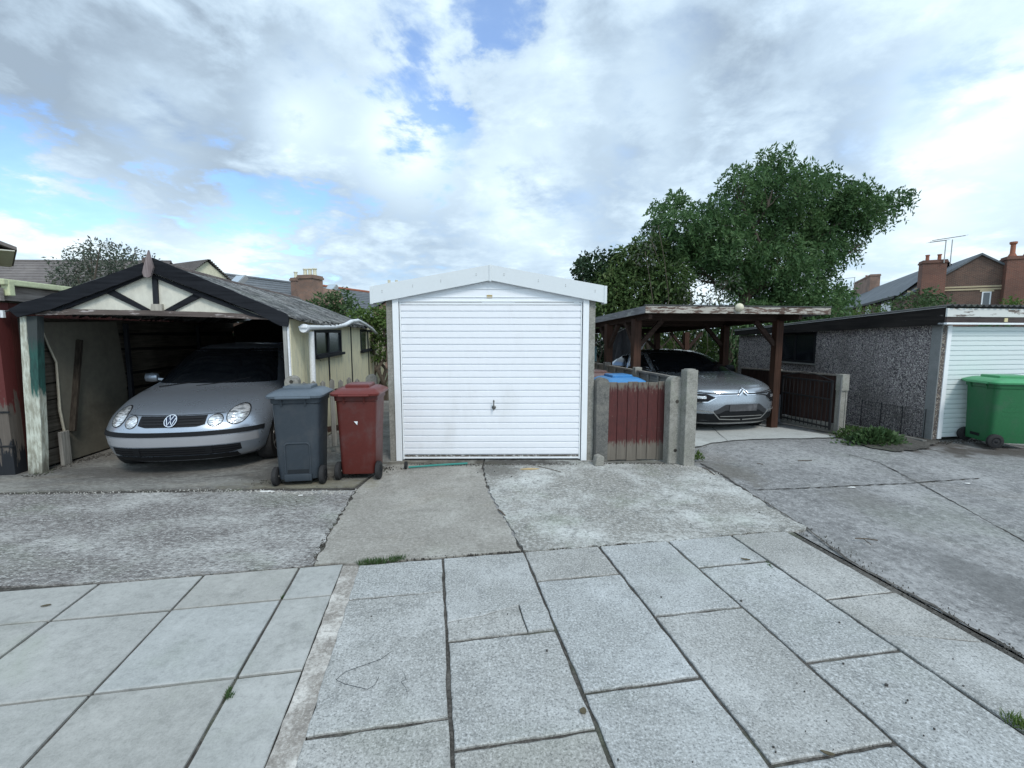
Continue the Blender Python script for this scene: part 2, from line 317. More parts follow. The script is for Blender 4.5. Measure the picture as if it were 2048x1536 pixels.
M['felt'] = stone('felt', (.05, .052, .055), (.025, .025, .027), (.12, .125, .12), speck=90, samt=.4, patch=2, pamt=.5, bmp=.3, grit=30, moss=.3)
M['red_paint'] = wood('red_paint', (.11, .095, .08), (.24, .20, .165), 'z', .6, (.135, .022, .018), .40, .45, 1.5)
M['black_iron'] = paint('black_iron', (.015, .016, .018), .5, .3, (.08, .05, .03), 6, .2)
M['pvc_white'] = paint('pvc_white', (.72, .74, .76), .35, .25, (.3, .29, .25), 5, .05)
M['glass'] = glass('glass', (.008, .010, .013), .08); M['pane_grey'] = glass('pane_grey', (.07, .085, .095), .15)
M['rubber'] = paint('rubber', (.02, .02, .021), .8, .2, (.08, .075, .07), 8, .2)
M['galv'] = paint('galv', (.35, .35, .34), .4, .3, (.1, .1, .1), 8, .1, metal=.6)
M['chrome'] = paint('chrome', (.8, .8, .82), .12, 0, metal=1.0, bmp=0, var=.0)
M['trim'] = paint('trim', (.010, .011, .013), .6, .1, (.03, .03, .03), 6, .03, spec=.2)
M['slate'] = stone('slate', (.12, .135, .15), (.07, .08, .09), (.19, .205, .22), speck=20, samt=.25, patch=.6, pamt=.6, bmp=.2, grit=8, st=(1, 1, 1))
M['brick'] = bricks('brick', (.15, .078, .056), (.095, .052, .04), (.19, .16, .13))
M['brick_red'] = bricks('brick_red', (.20, .078, .052), (.145, .06, .043), (.2, .15, .12))
M['brick_old'] = bricks('brick_old', (.30, .17, .12), (.22, .14, .11), (.25, .2, .17))
M['cream'] = paint('cream', (.62, .60, .46), .8, .15, (.35, .33, .25), 1, .05)
M['buff'] = stone('buff', (.46, .38, .25), (.3, .25, .17), (.55, .48, .33), bmp=.1)
M['terracotta'] = paint('terracotta', (.30, .115, .07), .8, .4, (.08, .06, .05), 3, .1)
M['bark'] = wood('bark', (.06, .05, .04), (.15, .125, .10), 'z', .9, bmp=.8)
# ---------------------------------------------------------------- ground
PAV = Frame((0, 0, 0), 9.75)
def sstep(x, a, b): t = max(0, min(1, (x-a)/(b-a))); return t*t*(3-2*t)
def fall(X, Y):
    q = PAV.loc((X, Y, 0)); return -0.055*min(max(0, q.y-5.6), 8)*sstep(q.x, 1.9, 3.0)
def jag(pts, amp, step=.05, seed=1, closed=False):
    rr = random.Random(seed); out = []
    n = len(pts)
    for i in range(n if closed else n-1):
        a, b = Vector(pts[i]), Vector(pts[(i+1) % n]); L = (b-a).length; k = max(1, int(L/step)); nrm = Vector((-(b-a).y, (b-a).x, 0)).normalized()
        for j in range(k):
            p = a.lerp(b, j/k)
            if not (j == 0 and i == 0 and not closed): p = p+nrm*rr.uniform(-amp, amp)
            out.append(p)
    if not closed: out.append(Vector(pts[-1]))
    return out
def sheet(name, pts, z, m, thick=.03):
    b = bmesh.new(); vs = [b.verts.new((p[0], p[1], z)) for p in pts]; f = b.faces.new(vs)
    if f.normal.z < 0: f.normal_flip()
    b.faces.ensure_lookup_table()
    if thick:
        lo_ = [b.verts.new((p[0], p[1], z-thick)) for p in pts]; n = len(pts)
        for i in range(n): b.faces.new((vs[i], lo_[i], lo_[(i+1) % n], vs[(i+1) % n]))
    bmesh.ops.triangulate(b, faces=[f], ngon_method='EAR_CLIP'); bmesh.ops.recalc_face_normals(b, faces=b.faces)
    for f in b.faces:
        if abs(f.normal.z) > .9 and f.normal.z < 0: f.normal_flip()
    me = bpy.data.meshes.new(name); b.to_mesh(me); b.free(); me.materials.append(m)
    o = bpy.data.objects.new(name, me); S.collection.objects.link(o); return tag(o, kind='structure')
gm = MB()
def gf(i, j):
    X = -70+140*i; Y = -20+150*j; return (X, Y, -.075+fall(X, Y) if Y < 60 else -.4)
gm.grid(gf, 140, 150); tag(gm.build('ground', M['earth']), kind='structure')
# soil sheet under the slabs and aprons
sheet('soil', [tuple(PAV.wor(p))[:2] for p in ((-14, -6), (2.875, -6), (2.875, 3.20), (2.0, 3.3), (2.9, 6.5), (-11, 8))], -.0125, M['soil'], 0)
# tarmac lane on the right, falling away behind the garages
tm = MB()
def tf(i, j):
    a = 0.2+16*i; bb = -6+15.5*j
    x = PAV.wor((a, bb, 0)); z = (-.014 if (a > 2.86 or bb > 3.3) else -.05)+fall(x.x, x.y)+.008*math.sin(x.x*1.7+x.y)*math.sin(x.y*1.3); return (x.x, x.y, z)
tm.grid(tf, 90, 90); tag(tm.build('road', M['tarmac'], smooth=True), kind='structure')
# flagged pavement: real slabs with open joints
def slabs(name, cells, m, z=0.0, gap=.007, jit=.004, seed=2, chips=()):
    rr = random.Random(seed); b = bmesh.new()
    for (x0, x1, y0, y1, cuts) in cells:
        polys = [[(x0+gap, y0+gap), (x1-gap, y0+gap), (x1-gap, y1-gap), (x0+gap, y1-gap)]] if not cuts else cuts
        for poly in polys:
            pts = []; n = len(poly)
            for i in range(n):
                a, c = Vector((*poly[i], 0)), Vector((*poly[(i+1) % n], 0)); L = (c-a).length; k = max(1, int(L/.07)); nr = Vector((-(c-a).y, (c-a).x, 0)).normalized()
                for j in range(k): pts.append(a.lerp(c, j/k)+nr*rr.uniform(-jit, jit)*(.4 if j == 0 else 1))
            tx, ty, dz = rr.uniform(-.004, .004), rr.uniform(-.004, .004), rr.uniform(-.003, .002)
            cx, cy = sum(p.x for p in pts)/len(pts), sum(p.y for p in pts)/len(pts)
            rim, top, low = [], [], []
            for p in pts:
                h = z+dz+tx*(p.x-cx)+ty*(p.y-cy); w = PAV.wor((p.x, p.y, 0)); inn = PAV.wor((p.x+(cx-p.x)*.016, p.y+(cy-p.y)*.016, 0))
                top.append(b.verts.new((inn.x, inn.y, h))); rim.append(b.verts.new((w.x, w.y, h-.004))); low.append(b.verts.new((w.x, w.y, h-.03)))
            n = len(pts); b.faces.new(top)
            for i in range(n):
                k = (i+1) % n; b.faces.new((top[i], rim[i], rim[k], top[k])); b.faces.new((rim[i], low[i], low[k], rim[k]))
    bmesh.ops.recalc_face_normals(b, faces=b.faces)
    me = bpy.data.meshes.new(name); b.to_mesh(me); b.free(); me.materials.append(m)
    o = bpy.data.objects.new(name, me); S.collection.objects.link(o); return tag(o, kind='structure')
lx = [-4.55, -3.95, -3.35, -2.75, -2.15, -1.535, -.935, -.64]; ly = [-2.64, -2.04, -1.44, -.84, -.24, .36, .96, 1.565, 2.185, 2.83, 3.225]
slabs('pavement_left', [(lx[i], lx[i+1], ly[j], ly[j+1], None) for i in range(len(lx)-1) for j in range(len(ly)-1)], M['slab_left'], gap=.008, jit=.0015)
cx_ = [-.54, .045, .635, 1.217, 1.775, 2.325, 2.82]; T0 = 3.19
cols = [[2.755, 1.785, .86, -.06, -.98, -1.9, -2.8], [2.275, 1.63, .7, -.2, -1.1, -2.0, -2.8], [2.77, 1.82, .9, 0, -.9, -1.8, -2.8], [2.29, 1.37, .45, -.45, -1.4, -2.8], [2.76, 1.82, .9, -.02, -.95, -1.9, -2.8], [2.275, 1.1, .2, -.7, -1.6, -2.8]]
cells = []
for i, ys in enumerate(cols):
    prev = T0
    for j, y in enumerate(ys):
        cuts = None
        x0, x1 = cx_[i]+.007, cx_[i+1]-.007
        if i == 1 and j == 0:   # cracked slab
            cuts = [[(x0, 2.44), (x0+.2, 2.47), (x0+.42, 2.535), (x1, 2.60), (x1, prev-.012), (x0, prev-.012)], [(x0, y+.008), (x1-.15, y+.008), (x1-.155, 2.40), (x0+.421, 2.530), (x0+.2, 2.463), (x0, 2.434)], [(x1-.145, y+.008), (x1, y+.008), (x1, 2.592), (x1-.15, 2.54), (x1-.15, 2.40)]]
        if i == 5 and j == 1:
            cuts = [[(x0, 1.955), (x1, 1.80), (x1, prev-.01), (x0, prev-.01)], [(x0, y+.01), (x1, y+.01), (x1, 1.794), (x0, 1.949)]]
        cells.append((cx_[i], cx_[i+1], y, prev, cuts)); prev = y
slabs('pavement_right', cells, M['slab_right'], gap=.010, jit=.0045, seed=5)
# pale mortar strip between the two pavings
mp = jag([PAV.wor(p) for p in ((-.642, 3.21), (-.642, -2.8))], .003, .06, 3)+jag([PAV.wor(p) for p in ((-.528, -2.8), (-.528, 3.19))], .004, .06, 4)
sheet('mortar_strip', mp, -.006, M['mortar'])
# aprons
cl = [G(*p) for p in ((712, 978), (690, 1012), (662, 1058), (642, 1094), (624, 1129))]
cr = [G(*p) for p in ((965, 935), (978, 985), (1000, 1022), (1024, 1062), (1044, 1100))]
edge_l = [G(*p) for p in ((622, 1129), (600, 1132), (390, 1149), (200, 1164), (0, 1171), (-500, 1205))]
top_l = [G(*p) for p in ((-500, 992), (0, 989), (250, 986), (430, 983), (545, 981), (712, 980))]
sheet('drive_left', jag(top_l, .012, .08, 11)+jag(cl, .018, .05, 12)+jag(edge_l, .008, .07, 13), -.002, M['rough_drive'])
up = [G(*p) for p in ((709, 973), (545, 975), (430, 977), (250, 980), (0, 983), (-500, 986))]
sheet('garage_floor', jag(up, .012, .08, 21)+[Vector((-9, 11, 0)), Vector((-1.535, 11, 0)), Vector((-1.545, 5.5, 0))], .004, M['garage_drive'])
off = Vector((.016, .002, 0))
bot_c = [PAV.wor(p) for p in ((.62, 3.212), (.045, 3.212), (-.54, 3.212), (-.72, 3.25))]
sheet('apron_centre', jag([p+off for p in reversed(cl)], .018, .05, 12)+[Vector((-1.55, 5.5, 0)), Vector((-1.55, 6.2, 0)), Vector((-.36, 6.2, 0))]+jag([p-off*.6 for p in cr], .014, .05, 14)+jag(bot_c, .006, .06, 15), 0.0, M['apron'])
er = [G(*p) for p in ((1392, 932), (1425, 944), (1480, 975), (1530, 1008), (1585, 1040), (1614, 1053))]
br = [G(*p) for p in ((1608, 1059), (1500, 1066), (1340, 1081), (1200, 1090), (1062, 1102))]
sheet('apron_right', jag([p+off*.6 for p in reversed(cr)], .014, .05, 14)+[Vector((-.34, 6.2, 0)), Vector((2.2, 6.2, 0))]+jag(er, .02, .06, 16)+jag(br, .016, .05, 17), .002, M['apron_pale'])
def crack(name, pts, w, z, seed, m='crack'):
    rr = random.Random(seed); P = jag(pts, w*.6, .04, seed); a = []; c = []
    for i, p in enumerate(P):
        d = (P[min(i+1, len(P)-1)]-P[max(i-1, 0)]); n = Vector((-d.y, d.x, 0)).normalized(); k = w*rr.uniform(.25, 1)*(.3 if i in (0, len(P)-1) else 1)
        a.append(p+n*k); c.append(p-n*k)
    b = MB()
    for i in range(len(P)-1):
        q = [a[i], a[i+1], c[i+1], c[i]]; b.quad(*[(k.x, k.y, z+fall(k.x, k.y)) for k in q])
    return tag(b.build(name, M[m]), kind='structure')
crack('ground_crack', [G(*p) for p in ((1500, 978), (1600, 975), (1700, 970), (1800, 966), (1960, 955))], .012, -.006, 31)
crack('ground_crack', [G(*p) for p in ((1690, 905), (1760, 925), (1830, 960), (1930, 1015), (2100, 1110))], .010, -.006, 32)
crack('ground_crack', [G(*p) for p in ((1400, 925), (1445, 948), (1500, 985), (1560, 1020), (1625, 1062), (1700, 1120), (1850, 1200), (2050, 1310))], .018, -.0065, 33, 'soil')
crack('ground_crack', [G(*p) for p in ((400, 958), (470, 951), (520, 944))], .004, .008, 34)
# concrete pad under the carport and soil bed beside the pebbledashed garage
fr = [G(*p, -.03) for p in ((1372, 897), (1400, 893), (1412, 888), (1440, 884), (1470, 879), (1520, 877), (1600, 876), (1684, 874))]
frj = jag(fr, .03, .12, 41); pm = MB(); bk = [PAV.wor((1.7+3.6*i/(len(frj)-1), 12.5, 0)) for i in range(len(frj))]
pm.grid(lambda i, j: (lambda p: (p.x, p.y, .003+fall(p.x, p.y)))(frj[round(i*(len(frj)-1))].lerp(bk[round(i*(len(frj)-1))], j)), len(frj)-1, 24)
tag(pm.build('concrete_pad', M['pad']), kind='structure')
crack('ground_crack', [G(1455, 884, -.05), G(1440, 868, -.05), G(1425, 850, -.06)], .008, .0075, 45)
bed = [G(*p, -.03) for p in ((1682, 868), (1700, 888), (1740, 900), (1790, 908), (1840, 905), (1885, 885), (1868, 880), (1780, 862), (1700, 850))]
sm = MB(); cb_ = sum(bed, Vector())/len(bed); bj = jag(bed, .04, .1, 51, True)
for i in range(len(bj)):
    a, c = bj[i], bj[(i+1) % len(bj)]; sm.quad(*[(p.x, p.y, .006+fall(p.x, p.y)+(.05 if p is cb_ else 0)) for p in (cb_, a, c)])
tag(sm.build('soil_bed', M['soil'], smooth=True), kind='structure')
# ================================================================ centre garage
def slatted_door(mb, x0, x1, z0, z1, y, pitch, depth=.011, face=.78):
    """ribbed steel skin facing -y"""
    n = max(1, round((z1-z0)/pitch)); p = (z1-z0)/n; prof = []
    for i in range(n):
        b = z0+i*p; prof += [(y+depth, b), (y+depth, b+p*.11), (y, b+p*.16), (y-.001, b+p*.90), (y+depth*.6, b+p*.97)]
    prof.append((y+depth, z1))
    for i in range(len(prof)-1):
        a, c = prof[i], prof[i+1]; mb.quad((x0, a[0], a[1]), (x1, a[0], a[1]), (x1, c[0], c[1]), (x0, c[0], c[1]))
CG = Frame((-1.53, 5.70, 0), .55); W = 2.545
g = thing('concrete_garage', 'white garage with closed ribbed up-and-over door and shallow pitched white fascia', 'garage', CG.o, CG.rz)
M['door_white'] = paint('door_white', (.80, .82, .855), .40, .22, (.40, .38, .34), 2.2, .03, streak=(1, 1, .35), lo=.5, hi=.8, var=.012)
w = MB(); w.box(.0, .11, .05, 5.0, 0, 2.02); w.build('wall', stone('pebble_pale', (.46, .45, .41), (.2, .19, .17), (.66, .64, .6), speck=70, samt=.7, bmp=.9, agg=60), g)
w = MB(); w.box(W-.11, W, .05, 5.0, 0, 2.02); w.build('wall', bpy.data.materials['pebble_pale'], g)
for x in (0.0, W-.055):
    w = MB(); w.box(x-.012, x+.067, -.005, .075, 0, 2.03, .006); w.build('corner_post', M['concrete_post'], g)
w = MB(); w.box(.12, W-.12, 4.9, 5.0, 0, 2.0); w.build('wall', bpy.data.materials['pebble_pale'], g)
for x0, x1 in ((.070, .142), (W-.142, W-.070)):
    w = MB(); w.box(x0, x1, -.03, .05, .005, 2.035, .003); w.build('door_frame', M['white_upvc'], g)
dx0, dx1 = .152, W-.152
d = MB(); slatted_door(d, dx0+.016, dx1-.016, .075, 1.955, .0, .0805, .017)
d.box(dx0+.01, dx1-.01, .0185, .034, .02, 1.97); door = d.build('door', M['door_white'], g)
d = MB(); d.box(dx0, dx0+.015, -.006, .02, .02, 1.99, .002); d.box(dx1-.015, dx1, -.006, .02, .02, 1.99, .002); d.box(dx0+.016, dx1-.016, -.004, .013, 1.957, 1.985, .002); d.box(dx0+.016, dx1-.016, -.008, .012, .03, .050, .002)
d.build('edge_trim', M['white_upvc'], door)
d = MB(); d.box(dx0+.018, dx1-.018, .001, .0125, .051, .073); d.build('bottom_seal', paint('rusty_seal', (.10, .085, .07), .8, .9, (.5, .5, .48), 26, .4, lo=.52, hi=.6), door)
hm = MB(); hz = .685; hx = (dx0+dx1)/2+.03; hm.lathe([(.024, 0), (.026, -.006), (.02, -.012), (.012, -.014), (.010, -.045)], (hx, -.001, hz), 'Y', 20); hm.box(hx-.007, hx+.007, -.062, -.045, hz-.03, hz+.085, .004); hm.lathe([(.009, hz+.07), (.012, hz+.08), (.006, hz+.10)], (hx, -.053, 0), 'Z', 10)
hm.build('handle', paint('handle_metal', (.16, .16, .15), .35, .3, (.04, .04, .04), 10, .1, metal=.8), door, smooth=True)
# gable infill
apx = 1.268; e0, e1 = -.150, W+.100
def zt(x): return 2.425-(abs(x-apx)/(apx-e0))*(2.425-2.175)
gi = MB(); gi.prism([(.14, .0, 1.99), (W-.14, .0, 1.99), (W-.14, .0, zt(W-.14)-.08), (apx, 0, 2.34), (.14, .0, zt(.14)-.08)], (0, .03, 0)); gb = gi.build('gable_panel', M['white_metal'], g)
gi = MB()
for z in (2.045, 2.145): gi.box(.16 if z < 2.1 else .72, W-.16 if z < 2.1 else W-.72, -.010, -.001, z, z+.006)
gi.box(.152, W-.152, -.012, .0, 1.992, 2.004); gi.build('rib', M['white_upvc'], gb)
p = CG.hy(979, 593, 0); gi = MB(); gi.box(p.x-.034, p.x+.034, -.008, -.001, p.z-.019, p.z+.019, .002); gi.build('maker_plate', paint('brass', (.42, .33, .16), .4, .3, (.2, .15, .08), 30, .1, metal=.3), gb)
fm = paint('fascia_white', (.64, .68, .70), .5, .1, (.4, .42, .42), 3, .02, var=.012)
for sgn, xe in ((-1, e0), (1, e1)):
    f = MB(); f.prism([(apx+sgn*.010, -.07, zt(apx)), (xe, -.07, zt(xe)), (xe, -.07, zt(xe)-.205), (apx+sgn*.010, -.07, zt(apx)-.182)], (0, .02, 0)); fb = f.build('fascia', fm, g)
    f = MB(); f.box(min(xe, xe+sgn*.035)-(0 if sgn > 0 else 0), max(xe, xe+sgn*.035), -.078, .10, zt(xe)-.215, zt(xe)-.004, .004); f.build('end_cap', fm, fb)
    for t in (.12, .42, .66, .92):
        x = apx+(xe-apx)*t
        for dz in (-.075, -.095): f = MB(); f.lathe([(.005, 0), (.005, -.003)], (x, -.0705, zt(x)+dz), 'Y', 8); f.build('screw', M['galv'], fb)
f = MB(); f.box(apx-.013, apx+.013, -.08, -.045, zt(apx)-.195, zt(apx)+.004, .003); f.build('ridge_cap', fm, g)
f = MB()
for sgn, xe in ((-1, e0), (1, e1)): f.prism([(apx, -.045, zt(apx)-.015), (xe, -.045, zt(xe)-.015), (xe, -.045, zt(xe)-.03), (apx, -.045, zt(apx)-.03)], (0, 5.1, 0))
f.build('roof', M['felt'], g)

# ================================================================ timber garage on the left
LG = Frame((-5.555, 5.145, 0), 8.0); LW = 2.86
lg = thing('timber_garage', 'dilapidated open-fronted garage with black and white gable and mossy corrugated roof', 'garage', LG.o, LG.rz)
def P0(u, v, c=0.0): return LG.hy(u, v, c)
# posts
M['post_left'] = None; a0, a1 = P0(41, 650), P0(75, 650); b0, b1 = P0(57, 950), P0(85, 948)
def post_mat():
    m, t, b = pr('leaning_post'); tc = t.n('ShaderNodeTexCoord').outputs['Object']; sp = t.n('ShaderNodeSeparateXYZ'); t.lk(tc, sp.inputs[0])
    n = t.noise(t.scale(tc, (8, 8, 1.5)), 4, 6, .65); z = t.math('ADD', sp.outputs[2], t.math('MULTIPLY', t.math('SUBTRACT', n, .5), .5)); x = t.math('ADD', sp.outputs[0], t.math('MULTIPLY', t.math('SUBTRACT', n, .5), .05))
    pale = t.mix(t.mr(n, .42, .6), (.30, .30, .24), (.55, .58, .50)); green = t.mix(t.mr(n, .35, .65), (.012, .045, .040), (.022, .095, .078))
    xl_ = t.math('SUBTRACT', x, t.math('MULTIPLY_ADD', sp.outputs[2], (a0.x-b0.x)/1.75, b0.x)); gmask = t.math('MULTIPLY', t.mr(z, .88, .98), t.mr(xl_, .066, .074)); col = t.mix(gmask, pale, green)
    col = t.mix(t.math('MULTIPLY', t.mr(z, 1.42, 1.55), t.mr(xl_, .055, .065)), col, (.04, .05, .05))
    col = t.mix(t.mr(z, .25, -.05), col, (.13, .12, .095)); t.lk(col, b.inputs['Base Color']); b.inputs['Roughness'].default_value = .8; bump(t, b, n, .5, .01); return m
pm = MB()
def vpost(mb, xa0, xa1, za, xb0, xb1, y0, y1, ztop, n=8, bulge=.004):
    rows = []
    for i in range(n+1):
        t = i/n; k = bulge*math.sin(t*7); rows.append((xb0+(xa0-xb0)*t+k, xb1+(xa1-xb1)*t+k, za+(ztop-za)*t))
    for i in range(n):
        (l0, r0, z0), (l1, r1, z1) = rows[i], rows[i+1]
        mb.quad((l0, y0, z0), (r0, y0, z0), (r1, y0, z1), (l1, y0, z1)); mb.quad((l0, y1, z0), (r0, y1, z0), (r1, y1, z1), (l1, y1, z1))
        mb.quad((l0, y0, z0), (l0, y1, z0), (l1, y1, z1), (l1, y0, z1)); mb.quad((r0, y0, z0), (r0, y1, z0), (r1, y1, z1), (r1, y0, z1))
vpost(pm, a0.x, a1.x, 0, b0.x, b1.x, 0, .09, 1.80); bmesh.ops.remove_doubles(pm.b, verts=pm.b.verts, dist=.0005); pm.build('front_post', post_mat(), lg)
q = LG.hy(578, 640); RX = q.x
pm = MB(); pm.box(RX-.075, RX-.03, -.01, .04, 0, 1.80, .003); pm.build('front_post', wood('post_grey', (.18, .18, .17), (.42, .42, .40), 'z'), lg)
pm = MB(); pm.box(RX-.028, RX-.006, -.005, .03, .0, 1.83, .002); pm.build('corner_trim', M['pvc_white'], lg)
# gable
gp = MB(); pts = [P0(u, v, .03) for u, v in ((100, 621), (284, 548), (306, 546), (411, 590), (520, 630), (300, 624))]; gp.prism(pts, (0, .02, 0)); gpo = gp.build('gable_panel', M['white_board'], lg)
def pol(name, px, y, th, m, par=lg, jt=0.0, seed=1):
    mb = MB(); pts = [P0(u, v, y) for u, v in px]
    if jt:
        rr = random.Random(seed); out = []
        for i in range(len(pts)):
            a, b = pts[i], pts[(i+1) % len(pts)]; k = max(1, int((b-a).length/.05))
            for j in range(k): out.append(a.lerp(b, j/k)+Vector((rr.uniform(-jt, jt), 0, rr.uniform(-jt, jt))))
        pts = out
    mb.prism(pts, (0, th, 0)); return mb.build(name, m, par)
pol('bargeboard', [(17, 619), (40, 606), (85, 594), (190, 559), (286, 525), (291, 547), (195, 584), (100, 619), (34, 634)], -.06, .035, M['black_wood'], jt=.003)
pol('bargeboard', [(304, 515), (367, 541), (449, 575), (571, 627), (577, 634), (575, 653), (560, 652), (511, 625), (411, 586), (303, 545)], -.06, .035, M['black_wood'], jt=.003, seed=3)
pol('rafter_edge', [(100, 622), (195, 586), (288, 549), (288, 553), (195, 593), (120, 622)], -.022, .03, M['black_wood'])
pol('rafter_edge', [(303, 547), (411, 589), (511, 629), (535, 637), (500, 632), (405, 596), (303, 553)], -.022, .03, M['black_wood'])
pol('finial', [(296, 500), (302, 522), (306, 535), (301, 552), (296, 555), (287, 553), (284, 545), (287, 532), (290, 520)], -.09, .028, wood('finial_wood', (.14, .11, .11), (.34, .29, .29), 'z'), jt=.001)
pol('king_post', [(303, 548), (313, 551), (316, 608), (306, 608)], .0, .028, M['black_wood_v'])
pol('post_block', [(302, 608), (323, 608), (324, 622), (301, 622)], -.012, .045, wood('block', (.30, .28, .24), (.48, .46, .40), 'z'))
pol('brace', [(207, 584), (222, 578), (300, 620), (284, 621)], .002, .026, M['black_wood'])
pol('brace', [(394, 584), (410, 590), (345, 622), (327, 621)], .002, .026, M['black_wood'])
pol('lintel', [(62, 622), (140, 618), (300, 621), (420, 624), (520, 629), (545, 640), (420, 634), (300, 631), (140, 629), (72, 630)], -.015, .07, M['peel_wood'], jt=.002)
# walls
LL = 5.3; EZ = 1.80
def hxp(u, v, x): q = LG.hx(u, v, x); return q
asb = MB()   # broken left lining sheet, boundary traced along the wall
xw = .10; cv = [(78, 645), (96, 690), (112, 725), (117, 790), (119, 820), (128, 862), (126, 925)]
pl = [hxp(u, v, xw) for u, v in cv]; poly = pl+[Vector((xw, 1.55, 0.02)), Vector((xw, 1.60, .9)), Vector((xw, 1.5, 1.78))]
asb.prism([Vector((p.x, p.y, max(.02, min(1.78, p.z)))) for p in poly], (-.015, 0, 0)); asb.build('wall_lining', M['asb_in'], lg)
edg = MB(); edg.tube([p+Vector((.004, 0, 0)) for p in pl[:6]], [.005, .008, .011, .014, .016, .014], 6); edg.build('torn_edge', paint('torn', (.42, .39, .31), .8, .3), lg)
pm = MB(); q1, q2 = hxp(120, 885, xw+.03), hxp(140, 835, xw+.03); pm.box(xw+.01, xw+.05, q1.y-.0, q1.y+.13, 0, .42, .01); pm.build('split_stud', M['grey_wood'], lg); pm = MB(); pm.bar(hxp(157, 680, xw+.02), hxp(143, 862, xw+.02), .03, .09, up=(1, 0, 0)); pm.build('leaning_stud', wood('stud_brown', (.02, .016, .013), (.06, .05, .04), 'z'), lg)
sb = MB()
for i in range(9): sb.box(.03, .05, .1, LL, .04+i*.195, .04+i*.195+.185, .003, rot=Matrix.Rotation(R(-1.2+(i % 3)*.9), 4, 'X'), org=(.04, .1, .1+i*.195))
sb.build('wall_boards', M['slat_wood'], lg)
wb = MB(); wb.box(.0, .025, .08, LL, 0, 1.78); wb.build('wall', M['shade_in'], lg)
wb = MB(); wb.prism([(.03, LL, 0), (RX-.02, LL, 0), (RX-.02, LL, 1.70), (P0(297, 520).x, LL, P0(297, 520).z-.09), (.03, LL, 1.76)], (0, .04, 0)); wb.build('wall', M['shade_in'], lg)
wb = MB(); wb.box(RX-.06, RX-.02, .05, LL, 0, 1.74); wb.build('wall', M['shade_in'], lg)
for y in (1.62, 3.6):
    wb = MB(); wb.box(.10, .15, y, y+.05, 0, 1.75); wb.build('stud', M['black_wood_v'], lg)
# right wall: cream boards with black cover strips, seen from outside
XO = RX+.0
def cream_mat():
    m, t, b = pr('cream_boards'); tc = t.n('ShaderNodeTexCoord').outputs['Object']; n = t.noise(t.scale(tc, (1, 3, .8)), 3.2, 7, .65); n2 = t.noise(t.scale(tc, (1, 9, .7)), 5, 6, .7); f = t.noise(tc, 60, 3)
    sp = t.n('ShaderNodeSeparateXYZ'); t.lk(tc, sp.inputs[0])
    col = t.mix(t.mr(f, .35, .65), (.72, .66, .44), (.80, .75, .54)); col = t.mix(t.math('MULTIPLY', t.mr(n, .50, .72), .65), col, (.40, .41, .34)); col = t.mix(t.math('MULTIPLY', t.mr(n2, .55, .70), .5), col, (.19, .18, .14))
    col = t.mix(t.math('MULTIPLY', t.mr(t.math('ADD', sp.outputs[2], t.math('MULTIPLY', n, .6)), .75, .35), .8), col, (.20, .20, .16)); t.lk(col, b.inputs['Base Color']); b.inputs['Roughness'].default_value = .85; bump(t, b, n2, .25, .01); return m
def ywall(u): return LG.hx(u, 668, XO).y
wins = [(628, 680, 657, 712), (721, 748, 655, 700)]
ys = [ywall(628), ywall(681), ywall(720), ywall(749)]
cm = cream_mat(); zs1, ze1 = hxp(655, 708, XO).z, 1.74; zs2 = hxp(735, 699, XO).z
wb = MB()
edges_y = [0.02, ys[0], ywall(654), ys[1], ywall(701), ys[2], ywall(734), ys[3], ywall(758), ywall(768), LL]
for i in range(len(edges_y)-1):
    a, b_ = edges_y[i]+.004, edges_y[i+1]-.004
    top = EZ-.02
    if i in (1, 2): top = zs1
    if i in (5, 6): top = zs2
    wb.box(XO-.016, XO, a, b_, .02, top)
    if i in (1, 2, 5, 6): wb.box(XO-.016, XO-.002, a-.004, b_+.004, (1.66 if i < 3 else 1.70), EZ-.02)
wb.build('wall', cm, lg)
for u, v0 in ((655, 712), (701, None), (735, 702), (758, None), (773, None)):
    wb = MB(); y = ywall(u); wb.box(XO+.001, XO+.014, y-.022, y+.022, .02, (hxp(u, v0, XO).z if v0 else EZ-.03)); wb.build('cover_strip', M['black_wood_v'], lg)
for k, (y0, y1, zb, ztp) in enumerate(((ys[0], ys[1], zs1, 1.67), (ys[2], ys[3], zs2, 1.70))):
    f = MB(); t_ = .045; ym = y0+(y1-y0)*(.46)
    f.box(XO-.03, XO+.018, y0, y0+t_, zb, ztp); f.box(XO-.03, XO+.018, y1-t_*(1.6), y1, zb, ztp); f.box(XO-.028, XO+.016, y0+t_, y1-t_*1.6, ztp-.05, ztp); f.box(XO-.028, XO+.016, ym-.04, ym+.04, zb, ztp-.05); f.box(XO-.028, XO+.014, y0+t_, y1-t_*1.6, zb, zb+.02)
    wf = f.build('window', M['black_wood_v'], lg)
    f = MB(); f.box(XO-.014, XO-.008, y0+t_, ym-.04, zb+.02, ztp-.05); f.build('pane', glass('pane_dark_green', (.05, .06, .035), .2), wf)
    f = MB(); f.box(XO-.014, XO-.006, ym+.04, y1-t_*1.6, zb+.02, ztp-.05); f.build('pane', M['pane_grey'], wf)
    f = MB(); f.box(XO-.01, XO+.06, y0-.04, y1+.06, zb-.045, zb-.002, .006); f.build('sill', M['black_wood'], wf)
